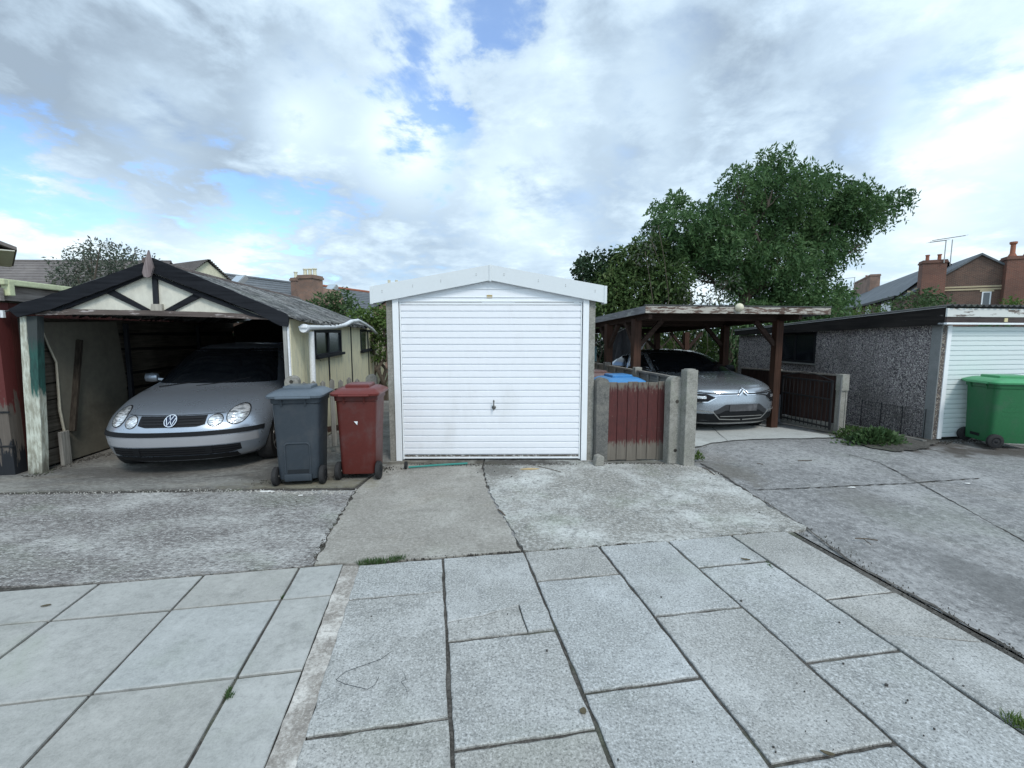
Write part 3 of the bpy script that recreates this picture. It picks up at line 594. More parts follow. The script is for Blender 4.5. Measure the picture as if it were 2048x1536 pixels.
# corrugated roof
apX = P0(297, 520).x; apZ = P0(297, 520).z-.03
def slope(name, xa, za, xb, zb, y0, y1, m, par, amp=.022, pitch=.135, nu=14, sag=.02, rag=.02, seed=1, thick=.006):
    rr = random.Random(seed); ny = int((y1-y0)/pitch*8); mb = MB(); rg = [rr.uniform(-rag, rag) for _ in range(ny+1)]
    def f(i, j):
        y = y0+(y1-y0)*j; t = i*(1+rg[int(round(j*ny))]*(i > .99)); x = xa+(xb-xa)*t; z = za+(zb-za)*t+amp*math.sin(2*math.pi*y/pitch)-sag*math.sin(j*math.pi*1.0)*(1+.5*math.sin(j*9))*.6-.02*j
        return (x, y, z+.004*math.sin(x*9+y*5))
    mb.grid(f, nu, ny); o = mb.build(name, m, par, smooth=True, sharp=80); md = o.modifiers.new('s', 'SOLIDIFY'); md.thickness = thick; return o
M['corrug'] = stone('corrug', (.055, .057, .06), (.012, .013, .014), (.30, .305, .30), speck=30, samt=.6, patch=3.4, pamt=1.0, bmp=.6, grit=14, moss=.2, rust=.12, st=(.45, 1.5, 1))
er_ = P0(575, 634); el_ = P0(20, 622)
rs = slope('roof', apX, apZ, er_.x+.16, er_.z-.035, -.05, LL+.1, M['corrug'], lg, seed=3)
slope('roof', apX, apZ, el_.x-.03, el_.z-.0, -.05, LL+.1, M['corrug'], lg, seed=4)
rc = MB(); rc.tube([(apX, -.05+j*.3, apZ+.012-.02*j/18-.02*math.sin(j/18*math.pi)) for j in range(19)], .045, 8); rc.build('ridge_capping', stone('ridge_cap', (.10, .08, .075), (.05, .04, .04), (.2, .17, .15), speck=40, patch=3), lg, smooth=True)
# broken white gutter and its downpipe hang off the side wall
XG = XO+.14
gt = MB(); gpth = [(612, 655), (640, 655), (668, 654), (690, 650), (703, 643), (716, 641), (730, 648), (745, 659), (757, 672), (766, 680)]
gt.tube([LG.hx(u, v, XG) for u, v in gpth], [.034, .034, .033, .033, .036, .033, .033, .033, .034, .034], 10); gt.tube([LG.hx(u, v, XG) for u, v in ((766, 680), (776, 666))], .03, 8)
go = gt.build('gutter', M['pvc_white'], lg, smooth=True)
gt = MB(); q = LG.hx(609, 656, XG); gt.lathe([(.05, -.05), (.055, -.03), (.055, .03), (.05, .05)], q+Vector((0, 0, -.005)), 'Y', 12); gt.box(q.x-.05, q.x+.05, q.y-.07, q.y+.06, q.z+.0, q.z+.02, .004); gt.build('gutter_outlet', M['pvc_white'], go, smooth=True)
gt = MB(); xq = LG.hx(622, 660, XG-.02); gt.tube([(XG-.02, xq.y, xq.z-.02), (XG-.022, xq.y, 1.1), (XG-.03, xq.y-.02, .05)], .036, 12); dp = gt.build('downpipe', M['pvc_white'], lg, smooth=True)
gt = MB(); gt.tube([(XG-.02+.02, xq.y, xq.z), (XG+.03, xq.y+.05, xq.z-.16), (XG+.02, xq.y+.02, xq.z-.3), (XG+.03, xq.y+.22, xq.z-.42)], .003, 5); gt.build('loose_cable', M['trim'], dp)

def red_shed_mat():
    m, t, b = pr('red_shed_post'); tc = t.n('ShaderNodeTexCoord').outputs['Object']; sp = t.n('ShaderNodeSeparateXYZ'); t.lk(tc, sp.inputs[0]); n = t.noise(t.scale(tc, (7, 7, 1.3)), 3, 7, .68); g_ = t.noise(t.scale(tc, (26, 26, 1.2)), 1.6, 6, .65)
    z = t.math('ADD', sp.outputs[2], t.math('MULTIPLY', t.math('SUBTRACT', n, .5), 1.3)); col = t.mix(g_, (.05, .04, .035), (.17, .145, .12)); col = t.mix(t.mr(z, .78, .86), col, (.095, .016, .014)); col = t.mix(t.mr(z, .34, .26), col, (.008, .010, .014)); col = t.mix(t.mr(z, 1.95, 2.1), col, (.07, .045, .04))
    t.lk(col, b.inputs['Base Color']); b.inputs['Roughness'].default_value = .75; bump(t, b, g_, .4, .006); return m
# ================================================================ red shed at the far left
RG_ = Frame((-5.66, 5.10, 0), 8.0)
rg = thing('red_garage', 'flaking red garage with black door and lime-green gutter at left edge', 'garage', RG_.o, RG_.rz)
w = MB(); w.box(-.16, .0, .0, .16, 0, 1.95, .004); w.box(-.34, -.161, .03, .12, .95, 1.95, .004); w.build('corner_post', red_shed_mat(), rg)
w = MB(); w.box(-2.6, -.165, .06, .10, .02, .94); w.build('door', wood('black_door', (.006, .007, .011), (.02, .022, .028), 'z', .6, (.12, .10, .08), .68, .72, 4), rg)
w = MB(); w.box(-.02, .0, .165, 4.5, 0, 1.95); w.box(-2.8, -2.7, .1, 4.5, 0, 1.95); w.build('wall', wood('red_wall', (.05, .02, .018), (.1, .03, .025), 'z', .8), rg)
w = MB(); w.box(-2.8, -.345, .02, .08, .945, 1.95); w.build('front_panel', paint('orange_red', (.30, .055, .03), .7, .4, (.08, .03, .03), 3, .2), rg)
w = MB(); w.box(-2.9, .10, -.05, .0, 1.96, 2.10, .004); w.box(.02, .06, .001, 4.6, 1.97, 2.13, .004); w.build('fascia', wood('fascia_grey', (.14, .12, .11), (.33, .30, .28), 'y', .85), rg)
w = MB(); w.box(.065, .135, -.03, 4.6, 2.135, 2.20, .012); w.box(.04, .14, .02, .09, 2.02, 2.185, .01); w.build('gutter', paint('lime_gutter', (.56, .60, .38), .55, .4, (.30, .30, .2), 4, .1), rg)
w = MB(); w.box(-2.9, .06, .0, 4.6, 2.135, 2.16); w.build('roof', M['felt'], rg)
w = MB(); w.box(.02, .05, .02, .05, 1.78, 1.86); w.build('bracket', M['pvc_white'], rg)
for z in (.33, .72):
    w = MB(); w.box(-.24, .02, -.012, -.002, z, z+.018, .002); w.build('hinge', M['black_iron'], rg)

# ================================================================ gate, posts and fence between garage and carport
def round_post(name, label, cx, cy, wd_, dp_, h, m, rz=0, hole=None, group=None, fl=0.0, tex=None):
    t = thing(name, label, 'post', (cx, cy, fl), rz, group); mb = MB(); n = 12; pts = [(-wd_/2, -dp_/2, 0), (wd_/2, -dp_/2, 0)]
    for k in range(n+1):
        a = math.pi*k/n; pts.append((wd_/2*math.cos(a), -dp_/2, h-wd_*.42+wd_*.42*math.sin(a)))
    mb.prism(pts, (0, dp_, 0)); es = [e for e in mb.b.edges if e.calc_length() > 0 and abs((e.verts[0].co-e.verts[1].co).y) < 1e-6]
    bmesh.ops.bevel(mb.b, geom=es, offset=.008, segments=2, affect='EDGES'); mb.build('shaft', m, t)
    if hole:
        for z in hole: hb = MB(); hb.lathe([(.022, .0), (.022, -.003)], (0, -dp_/2-.0005, z), 'Y', 14); hb.build('bolt_hole', M['crack'], t)
    return t
p = G(1199, 925); round_post('gate_post', 'dark weathered round-topped post between white garage and red gate', p.x+.02, p.y+.09, .165, .13, 1.06, M['dark_post'], 9.75)
p = G(1350, 929); round_post('gate_post', 'pale round-topped concrete post with bolt holes, right of red gate', p.x-.005, p.y+.1, .185, .14, 1.085, M['concrete_post'], 9.75, hole=(.78, .17))
FP = G(1376, 932); t = thing('fence_post', 'tall square pale concrete post nearest the two-tone silver hatchback nose', 'post', (FP.x, FP.y+.07, 0), 9.75)
t['label'] = 'tall square pale concrete post standing right of the red gate posts'
mb = MB(); mb.box(-.072, .072, -.07, .07, 0, 1.17, .008); mb.box(-.05, .05, -.05, .05, 1.168, 1.182, .005); mb.build('shaft', M['concrete_post'], t)
def gate_mat():
    m, t, b = pr('red_gate'); tc = t.n('ShaderNodeTexCoord').outputs['Object']; sp = t.n('ShaderNodeSeparateXYZ'); t.lk(tc, sp.inputs[0]); z = sp.outputs[2]
    g_ = t.noise(t.scale(tc, (26, 26, 1.2)), 1.6, 6, .65); e_ = t.noise(t.scale(tc, (16, 1, 4)), 2.2, 6, .7); f_ = t.noise(tc, 22, 6, .7); sc_ = t.noise(t.scale(tc, (2, 2, 22)), 3, 5, .6, 1.0)
    grey = t.mix(g_, (.07, .06, .05), (.21, .185, .15)); red = t.mix(t.mr(e_, .3, .7), (.045, .009, .008), (.09, .017, .015))
    k = t.math('MULTIPLY', t.mr(t.math('ADD', z, t.math('MULTIPLY', t.math('SUBTRACT', e_, .5), .35)), .21, .27), t.mr(t.math('ADD', z, t.math('MULTIPLY', t.math('SUBTRACT', e_, .5), .5)), .98, .90))
    k = t.math('MULTIPLY', k, t.mr(f_, .70, .66)); k = t.math('MULTIPLY', k, t.mr(sc_, .70, .68)); t.lk(t.mix(k, grey, red), b.inputs['Base Color']); b.inputs['Roughness'].default_value = .7; bump(t, b, g_, .4, .006); return m
M['red_gate'] = gate_mat()
GF = Frame(G(1213, 925)+Vector((0, .04, 0)), 4.0); gx1 = GF.loc(G(1337, 925)+Vector((0, .05, 0))).x
t = thing('plank_gate', 'low gate of vertical boards with flaking dark red paint', 'gate', GF.o, GF.rz)
n = 6
for i in range(n):
    mb = MB(); a = gx1*i/n; mb.box(a+.003, a+gx1/n-.003, 0, .022, .015+.008*math.sin(i*2.3), 1.005+.006*math.sin(i*4.1), .003); mb.build('board', M['red_gate'], t)
for z in (.2, .75): mb = MB(); mb.box(.03, gx1-.03, .024, .055, z, z+.09); mb.build('rail', M['grey_wood_x'], t)
t = thing('stone_block', 'small broken concrete stump at foot of dark gate post', 'stone', G(1201, 934)+Vector((0, .03, 0)), 12)
mb = MB(); mb.prism([(-.06, 0, 0), (.05, .0, 0), (.058, 0, .11), (.01, 0, .135), (-.045, 0, .12)], (0, .10, 0)); bmesh.ops.bevel(mb.b, geom=list(mb.b.edges), offset=.008, segments=1, affect='EDGES'); mb.build('stone', M['concrete_post'], t)
# lapped fence running back beside the carport
FF = Frame((FP.x, FP.y+.07, 0), 9.75)
t = thing('lap_fence', 'low grey weathered lapped fence running back from tall square post', 'fence', FF.o, FF.rz)
yb = FF.hx(1275, 722, 0).y; yc = FF.hx(1214, 722, 0).y; ye = FF.hx(1180, 720, 0).y
def panel(y0, y1, par):
    mb = MB()
    for i in range(6): mb.box(-.012+(i % 2)*.004, .0+(i % 2)*.004, y0+.03, y1-.03, .15+i*.148, .15+i*.148+.165, 0, rot=Matrix.Rotation(R(.6*((i*7) % 3-1)), 4, 'X'))
    mb.build('lap_board', wood('lapwood', (.15, .145, .135), (.32, .31, .285), 'y', .85) if 'lapwood' not in bpy.data.materials else bpy.data.materials['lapwood'], par)
    n = max(2, round((y1-y0)/.33)); 
    for k in range(n+1):
        y = y0+.04+(y1-y0-.08)*k/n; mb = MB(); mb.box(-.035, -.014, y-.02, y+.02, .12, 1.03, .003); mb.build('batten', M['grey_wood'], par)
    mb = MB(); mb.box(-.04, .02, y0+.02, y1-.02, 1.031, 1.06, .003); mb.build('cap_rail', M['grey_wood_x'], par)
panel(.07, yb-.05, t); panel(yb+.05, yc-.05, t); panel(yc+.05, yc+1.8, t); panel(yc+1.9, yc+3.7, t)
for y in (yb, yc, yc+1.85):
    mb = MB(); mb.box(-.055, .055, y-.05, y+.05, 0, 1.10, .006); mb.build('post', M['concrete_post'] if y == yb else M['dark_post'], t)

# ================================================================ picket fence behind the bins
a_, b__ = Vector((-2.72, 5.66, 0)), Vector((-2.06, 6.45, 0)); ang = math.degrees(math.atan2(b__.y-a_.y, b__.x-a_.x))
PF = Frame(a_, ang); L_ = (b__-a_).length
t = thing('picket_fence', 'dark low picket fence behind the grey and maroon wheelie bins', 'fence', a_, ang)
for i in range(7):
    mb = MB(); x = .12+i*.125; h = 1.0+.02*math.sin(i*3); mb.prism([(x, 0, .10), (x+.06, 0, .10), (x+.06, 0, h-.03), (x+.03, 0, h), (x, 0, h-.03)], (0, .018, 0)); mb.build('picket', M['grey_wood'], t)
for z in (.3, .8):
    mb = MB(); mb.box(.05, L_-.05, .02, .055, z, z+.07); mb.build('rail', M['dark_brown'], t)
q = G(590, 800); round_post('fence_post', 'round-topped mossy concrete post with a hole, behind grey wheelie bin', -2.66, 5.55, .155, .12, 1.10, M['concrete_post'], 10, hole=(1.03,))
round_post('fence_post', 'round-topped mossy concrete post behind maroon wheelie bin', -2.0, 6.52, .15, .12, 1.03, M['concrete_post'], 10)

# ================================================================ carport (frame follows the paving)
CX, CY = PAV.loc((4.75, 8.28, 0)).x, PAV.loc((4.75, 8.28, 0)).y
CP = Frame(PAV.wor((CX, CY, 0)), 9.75)     # local origin at the front right post
cp = thing('carport', 'flat-roofed timber carport with flaking fascia over silver crossover car', 'carport', CP.o, CP.rz)
xl = CP.hy(1272, 680, 0).x; back = [(xl, CP.hx(1217, 690, xl).y), (0, CP.hx(1449, 690, 0).y)]
fz = fall(CP.o.x, CP.o.y); zb = CP.hy(1548, 642, 0).z; dz = -.045
yR = 4.6
xF0 = CP.hy(1290, 610, -.55); xF1 = CP.hy(1660, 615, -.55)
xm = CP.hy(1372, 680, yR-.15).x
posts = [(0, 0), (xl, 0), (xl, back[0][1]), (0.0, back[1][1]), (xl, yR-.2), (0, yR-.1), (xm, yR-.15)]
for x, y in posts:
    mb = MB(); mb.box(x-.065, x+.065, y-.065, y+.065, fz-.3, zb+dz*y+.02, .004); mb.build('post', M['brown_wood'], cp)
for x in (xl, 0):
    mb = MB(); mb.bar((x, -.5, zb+.065+dz*-.5), (x, yR, zb+.065+dz*yR), .06, .15); mb.build('beam', M['dark_brown'], cp)
for y in (0, back[1][1], yR-.1):
    mb = MB(); mb.bar((xl, y, zb+.06+dz*y), (0, y, zb+.06+dz*y), .05, .13); mb.build('cross_beam', M['dark_brown'], cp)
for k in range(9):
    y = -.45+k*.6; mb = MB(); mb.bar((xF0.x+.05, y, zb+.165+dz*y), (xF1.x-.05, y, zb+.165+dz*y), .045, .05); mb.build('rafter', M['dark_brown'], cp)
for x, y, sx, sy in [(0, 0, -1, 0), (xl, 0, 1, 0), (0, back[1][1], -1, 0), (xl, 0, 0, 1), (xl, back[0][1], 0, 1), (xl, back[0][1], 0, -1), (xl, yR-.2, 0, -1), (xl, yR-.2, 1, 0), (0, yR-.1, -1, 0), (xm, yR-.15, 1, 0), (xm, yR-.15, -1, 0)]:
    mb = MB(); z0 = zb+dz*y-.42; mb.bar((x+sx*.06, y+sy*.06, z0), (x+sx*.46, y+sy*.46, z0+.42), .06, .075, up=(0, 0, 1)); mb.build('brace', M['dark_brown'], cp)
zf = xF0.z; zF1 = CP.hy(1290, 626, -.55).z
mb = MB(); mb.box(xF0.x, xF1.x, -.575, -.55, zF1, zf-.012, .003); fa = mb.build('front_fascia', M['carport_fascia'], cp)
mb = MB(); mb.box(xF0.x-.01, xF1.x+.01, -.585, -.53, zf-.010, zf+.008, .002); mb.build('felt_edge', M['felt'], fa)
hh = zf-zF1
for x, nm in ((xF0.x, 'side_fascia'), (xF1.x-.025, 'side_fascia')):
    mb = MB(); y1 = yR+.2; mb.prism([(x, -.549, zF1), (x, y1, zF1+dz*(y1+.55)), (x, y1, zf-.012+dz*(y1+.55)), (x, -.549, zf-.012)], (.025, 0, 0)); mb.build(nm, M['carport_side'], cp)
mb = MB(); mb.prism([(xF0.x+.03, -.54, zf-.03), (xF0.x+.03, yR+.2, zf-.03+dz*(yR+.75)), (xF0.x+.03, yR+.2, zf-.004+dz*(yR+.75)), (xF0.x+.03, -.54, zf-.004)], (xF1.x-xF0.x-.06, 0, 0)); mb.build('roof', M['felt'], cp)
q = CP.hy(1478, 615, -.6); mb = MB(); mb.lathe([(.02, .02), (.06, .0), (.068, -.03), (.06, -.06), (.035, -.085), (.012, -.095)], (q.x, q.y+.02, q.z), 'Y', 20)
tl = thing('bulkhead_lamp', 'round cream lamp fixed on the front fascia of the carport', 'lamp', CP.o, CP.rz); mb.build('lens', paint('lamp_cream', (.62, .58, .44), .4, .3, (.3, .27, .2), 8, .05), tl, smooth=True)
mb = MB(); mb.lathe([(.045, .045), (.045, .018)], (q.x, q.y, q.z), 'Y', 16); mb.build('base', M['trim'], tl)
# slab leaning at right post
q = G(1566, 842, -.08); t = thing('grey_slab', 'upright pale grey slab standing beside the brown carport post', 'slab', (q.x+.02, q.y, fall(q.x, q.y)-.01), 6)
mb = MB(); mb.box(-.10, .10, 0, .09, 0, .56, .02, rot=Matrix.Rotation(R(3), 4, 'Y')); mb.box(-.02, .04, -.012, .0, .1, .5, .004); mb.build('slab', paint('slab_grey', (.26, .28, .31), .7, .4, (.14, .14, .15), 5, .2), t)

# ================================================================ brown fence, gate post and iron gate right of the carport
BP = G(1681, 868, -.05); BF = Frame((BP.x, BP.y+.05, fall(BP.x, BP.y)), 9.75)
t = thing('board_fence', 'dark brown board fence running back along the pebbledashed garage', 'fence', BF.o, BF.rz)
y1 = BF.hx(1557, 742, 0).y; y2 = BF.hx(1480, 735, 0).y
for (a, b_) in ((.07, y1-.05), (y1+.05, min(y2, 9)-.05)):
    n = int((b_-a)/.15); mb = MB()
    for i in range(n): ya = a+(b_-a)*i/n; mb.box(-.01+.006*(i % 2), .006+.006*(i % 2), ya, ya+(b_-a)/n-.004, .16+dz*ya, .95+dz*ya*.55)
    mb.build('board', M['fence_brown'], t)
    mb = MB(); mb.prism([(-.03, a, .955+dz*a*.55), (-.03, b_, .955+dz*b_*.55), (-.03, b_, .98+dz*b_*.55), (-.03, a, .98+dz*a*.55)], (.06, 0, 0)); mb.build('cap_rail', M['grey_wood_x'], t)
    mb = MB(); mb.prism([(-.03, a, .0+dz*a), (-.03, b_, dz*b_), (-.03, b_, .15+dz*b_), (-.03, a, .15+dz*a)], (.05, 0, 0)); mb.build('gravel_board', M['concrete_post'], t)
for y in (y1,):
    mb = MB(); mb.box(-.05, .05, y-.05, y+.05, dz*y-.1, 1.0+dz*y*.55, .005); mb.build('post', M['concrete_post'], t)
t = thing('gate_post', 'slim pale concrete post at the end of the brown board fence', 'post', BF.o, BF.rz)
mb = MB(); mb.box(-.065, .065, -.07, .06, .72, .99, .006); mb.box(.035, .06, -.055, .055, 0, .72, .003); mb.box(-.06, .034, -.045, .05, 0, .72, .003); mb.build('shaft', M['concrete_post'], t)
mb = MB(); mb.box(-.075, -.063, -.06, -.03, 0.02, .95, .003); mb.build('iron_upright', M['galv'], t)
t = thing('iron_gate', 'black iron bar gate folded open against the brown board fence', 'gate', BF.wor((-.13, .04, 0)), BF.rz+3)
mb = MB()
for z in (.08, .55, .84): mb.box(-.012, .012, .0, 1.05, z, z+.025)
for y in (0, 1.03): mb.box(-.014, .014, y, y+.028, .05, .88)
mb.build('gate_frame', M['black_iron'], t)
for i in range(11):
    mb = MB(); mb.tube([(0, .09+i*.088, .05), (0, .09+i*.088, .85)], .007, 6); mb.build('bar', M['black_iron'], t)
mb = MB(); mb.tube([(0, y/10*1.03, .87+.10*math.sin(y/10*math.pi)) for y in range(11)], .009, 6); mb.build('top_scroll', M['black_iron'], t)

# ================================================================ pebbledashed garage on the right
PG = Frame((G(1862, 880).x, G(1862, 880).y, 0), 9.75)
pg = thing('pebbledash_garage', 'pebbledashed flat-roofed garage with white ribbed door and black side fascia', 'garage', PG.o, PG.rz)
def pebble(name, c, lite, dark):
    m, t, b = pr(name); tc = t.n('ShaderNodeTexCoord').outputs['Object']; vc = t.n('ShaderNodeTexVoronoi'); t.lk(tc, vc.inputs[0]); vc.inputs['Scale'].default_value = 58
    s = t.n('ShaderNodeSeparateColor'); t.lk(vc.outputs['Color'], s.inputs[0]); d = vc.outputs['Distance']; n = t.noise(tc, 1.4, 6, .6); n3 = t.noise(tc, 14, 5, .65)
    col = t.mix(s.outputs[0], dark, c); col = t.mix(t.mr(s.outputs[1], .74, .96), col, lite); col = t.mix(t.mr(d, .42, .75), col, (.07, .065, .07)); col = t.mix(t.math('MULTIPLY', t.mr(n, .45, .7), .55), col, (.10, .095, .085)); col = t.mix(t.mr(n3, .55, .7, 0, .6), col, (.05, .045, .05))
    t.lk(col, b.inputs['Base Color']); b.inputs['Roughness'].default_value = .85; b.inputs['Specular IOR Level'].default_value = .3; bump(t, b, t.mr(d, .6, .0), 1.0, .02); return m
pbm = pebble('pebbledash', (.54, .495, .485), (.82, .78, .73), (.30, .265, .27)); pbw = pebble('pebbledash_warm', (.36, .31, .26), (.62, .57, .50), (.16, .12, .10))
PL = PG.hx(1481, 690, 0).y; ztop0 = PG.hy(1876, 650, 0).z; zr = PG.hx(1481, 671, 0).z
wy0, wy1 = PG.hx(1632, 690, 0).y, PG.hx(1553, 690, 0).y; wz0, wz1 = PG.hx(1600, 725, 0).z, PG.hx(1600, 664, 0).z
zt_ = lambda y: ztop0+(zr-ztop0)*y/PL
w = MB()
for (a, b_, z0, z1) in ((.132, wy0, -.35, None), (wy1, PL, -.35, None), (wy0, wy1, -.35, wz0)):
    za, zb_ = (z1 or zt_(a)), (z1 or zt_(b_)); w.prism([(0, a, z0), (0, b_, z0), (0, b_, zb_), (0, a, za)], (.06, 0, 0))
w.prism([(0, wy0, wz1), (0, wy1, wz1), (0, wy1, zt_(wy1)+.01), (0, wy0, zt_(wy0)+.01)], (.06, 0, 0)); w.build('side_wall', pbm, pg)
w = MB(); w.box(.0, 2.8, PL, PL+.06, -.4, zr); w.box(2.74, 2.8, .1, PL, -.4, 1.7); w.build('wall', pbm, pg)
w = MB(); w.box(-.014, .006, -.012, .13, -.05, ztop0, .004); w.build('corner_post', stone('post_dark_grey', (.19, .20, .20), (.12, .12, .12), (.28, .28, .28), speck=90, samt=.3, patch=3), pg)
xp0 = .008; xd = PG.hy(1894, 668, 0).x
w = MB(); w.box(xp0, xd-.002, .0, .06, -.05, ztop0); w.build('front_pier', pbw, pg)
w = MB(); w.box(xd, xd+.075, -.012, .05, .015, ztop0-.005, .004); w.build('door_frame', M['white_upvc'], pg)
w = MB(); w.box(xd+2.2, xd+2.275, -.012, .05, .015, ztop0-.005, .004); w.build('door_frame', M['white_upvc'], pg)
w = MB(); w.box(xd+2.277, 2.8, .0, .06, -.05, ztop0); w.build('front_pier', pbw, pg)
d = MB(); slatted_door(d, xd+.085, xd+2.19, .03, ztop0-.02, .005, .0745, .018); d.build('door', paint('door_cool', (.66, .73, .73), .45, .15, (.45, .5, .48), 3, .03, var=.012), pg)
# fascias: tapering black side board, flaking white front board
zS = PG.hx(1880, 615, -.10).z; zE = PG.hx(1481, 662, -.10).z
w = MB(); w.prism([(-.10, -.09, ztop0+.0), (-.10, PL+.1, zr+.0), (-.10, PL+.1, zE), (-.10, -.09, zS)], (.03, 0, 0)); w.build('side_fascia', wood('black_fascia', (.008, .007, .007), (.025, .022, .02), 'y', .8, (.2, .19, .18), .66, .71, 3), pg)
w = MB(); w.prism([(-.112, -.10, zS-.004), (-.112, PL+.12, zE-.004), (-.112, PL+.12, zE+.014), (-.112, -.10, zS+.012)], (.03, 0, 0)); w.build('roof_trim', M['galv'], pg)
za, zb1, zc, zd = [PG.hy(1960, v, -.12).z for v in (617, 634, 645, 648)]
w = MB(); w.box(-.105, 2.9, -.13, -.105, zb1, za, .003); w.build('front_fascia', wood('white_flake', (.10, .085, .075), (.24, .21, .19), 'x', .8, (.60, .62, .60), .40, .45, 2.4), pg)
w = MB(); w.box(-.10, 2.9, -.125, -.095, zc, zb1-.003, .002); w.build('lower_fascia', wood('low_flake', (.03, .025, .025), (.10, .08, .075), 'x', .8, (.50, .50, .47), .62, .67, 3), pg)
w = MB(); w.box(-.10, 2.9, -.135, -.01, zd-.008, zc-.003, .002); w.build('drip_strip', M['white_upvc'], pg)
xq = PG.hy(2013, 643, -.14).x; w = MB(); w.box(xq-.03, xq+.03, -.135, -.127, zc+.01, zb1-.015); w.build('tag', paint('yellow_tag', (.6, .52, .3), .6), pg)
w = MB(); n = 240
def crf(i, j):
    x = -.12+3.05*i; y = -.17+(PL+.3)*j; return (x, y, zS+.028+(zE-zS)*j+.016*math.sin(2*math.pi*x/.11))
w.grid(crf, n, 6); o = w.build('roof', M['felt'], pg, smooth=True, sharp=80); md = o.modifiers.new('s', 'SOLIDIFY'); md.thickness = .008
f = MB(); f.box(-.004, .04, wy0, wy0+.05, wz0, wz1); f.box(-.004, .04, wy1-.05, wy1, wz0, wz1); f.box(-.003, .04, wy0+.05, wy1-.05, wz1-.05, wz1); f.box(-.003, .04, wy0+.05, wy1-.05, wz0, wz0+.05); f.box(-.002, .04, (wy0+wy1)/2-.02, (wy0+wy1)/2+.02, wz0+.05, wz1-.05)
wf = f.build('window', M['trim'], pg); f = MB(); f.box(.012, .018, wy0+.05, wy1-.05, wz0+.05, wz1-.05); f.build('pane', M['glass'], wf)
f = MB(); f.box(-.03, .02, wy0-.03, wy1+.03, wz0-.03, wz0-.002, .003); f.build('sill', M['galv'], wf)
t = thing('wire_netting', 'low rusty wire netting strip along foot of the pebbledashed wall', 'wire fence', PG.o, PG.rz)
ya, yb_ = .05, PG.hx(1722, 830, -.08).y
for i in range(4):
    y = ya+(yb_-ya)*i/3; mb = MB(); mb.tube([(-.08, y, -.02), (-.08, y, .47)], .008, 6); mb.build('stake', M['black_iron'], t)
mb = MB()
for k in range(9): z = .03+k*.052; mb.tube([(-.08, ya+(yb_-ya)*i/12, z+.006*math.sin(i*2.1+k)) for i in range(13)], .0018 if k < 8 else .004, 4, False)
nv = int((yb_-ya)/.06)
for i in range(nv): y = ya+(yb_-ya)*i/nv; mb.tube([(-.08, y, .03), (-.08, y, .45)], .0018, 4, False)
mb.build('mesh', M['black_iron'], t)
t = thing('edging_kerb', 'low dark concrete edging along the foot of pebbledashed wall', 'kerb', PG.o, PG.rz)
mb = MB(); mb.box(-.30, -.22, -.12, 3.2, -.05, .035, .01); mb.build('edging', M['dark_post'], t)
# ================================================================ cars
def carpaint(name, c, metal=.75, rough=.32):
    m, t, b = pr(name); tc = t.n('ShaderNodeTexCoord').outputs['Object']; n = t.noise(tc, 3, 6, .6); n2 = t.noise(tc, 900, 2)
    col = t.mix(t.mr(n, .5, .75, 0, .22), c, (.25, .24, .22)); t.lk(col, b.inputs['Base Color'])
    b.inputs['Metallic'].default_value = metal; t.lk(t.mr(n, .4, .7, rough, rough+.08), b.inputs['Roughness']); b.inputs['Coat Weight'].default_value = .6; b.inputs['Coat Roughness'].default_value = .06
    return m
class CarShell:
    """closed shell from plan outlines; table rows: z, y_front, y_corner, half width, front power, y_rear, rear power"""
    def __init__(s, T): s.T = np.array(T, float)
    def at(s, z): return [float(np.interp(z, s.T[:, 0], s.T[:, k])) for k in range(1, 7)]
    def outline(s, z, n=56):
        yf, yc, w, p, yr, q = s.at(z); pts = []; h = n//2
        for i in range(h+1):
            t = math.pi/2*i/h; pts.append((w*math.sin(t)**(2/p), yc-(yc-yf)*max(0, math.cos(t))**(2/p)))
        yb = yr-(yr-yc)*.28
        for i in range(1, 7): pts.append((w, yc+(yb-yc)*i/7))
        for i in range(h+1):
            t = math.pi/2*(1-i/h); pts.append((w*math.sin(t)**(2/q), yb+(yr-yb)*max(0, math.cos(t))**(2/q)))
        return pts
    def fy(s, x, z):
        yf, yc, w, p, yr, q = s.at(z); r = min(.99999, abs(x)/w); return yc-(yc-yf)*(1-r**p)**(1/p)
    def sx(s, y, z):
        yf, yc, w, p, yr, q = s.at(z); yb = yr-(yr-yc)*.28
        if y < yc: r = max(0, min(1, (yc-y)/(yc-yf))); return w*(1-r**p)**(1/p)
        if y > yb: r = max(0, min(1, (y-yb)/(yr-yb))); return w*(1-r**q)**(1/q)
        return w
    def mesh(s, zs):
        b = bmesh.new(); rings = []
        for z in zs:
            o = s.outline(z); full = o+[(-x, y) for x, y in o[-2:0:-1]]; rings.append([b.verts.new((x, y, z)) for x, y in full])
        n = len(rings[0])
        for i in range(len(rings)-1):
            for k in range(n): b.faces.new((rings[i][k], rings[i][(k+1) % n], rings[i+1][(k+1) % n], rings[i+1][k]))
        b.faces.new(rings[0][::-1]); b.faces.new(rings[-1]); bmesh.ops.recalc_face_normals(b, faces=b.faces); return b
def obj_from_bm(b, name, m, parent, smooth=True, sharp=40):
    me = bpy.data.meshes.new(name); b.to_mesh(me); b.free(); me.materials.append(m)
    if smooth:
        for p in me.polygons: p.use_smooth = True
        me.set_sharp_from_angle(angle=R(sharp))
    o = bpy.data.objects.new(name, me); S.collection.objects.link(o); o.parent = parent; return o
def cut(o, cutter):
    md = o.modifiers.new('b', 'BOOLEAN'); md.operation = 'DIFFERENCE'; md.solver = 'EXACT'; md.object = cutter
    dg = bpy.context.evaluated_depsgraph_get(); me = bpy.data.meshes.new_from_object(o.evaluated_get(dg)); o.modifiers.clear(); o.data = me
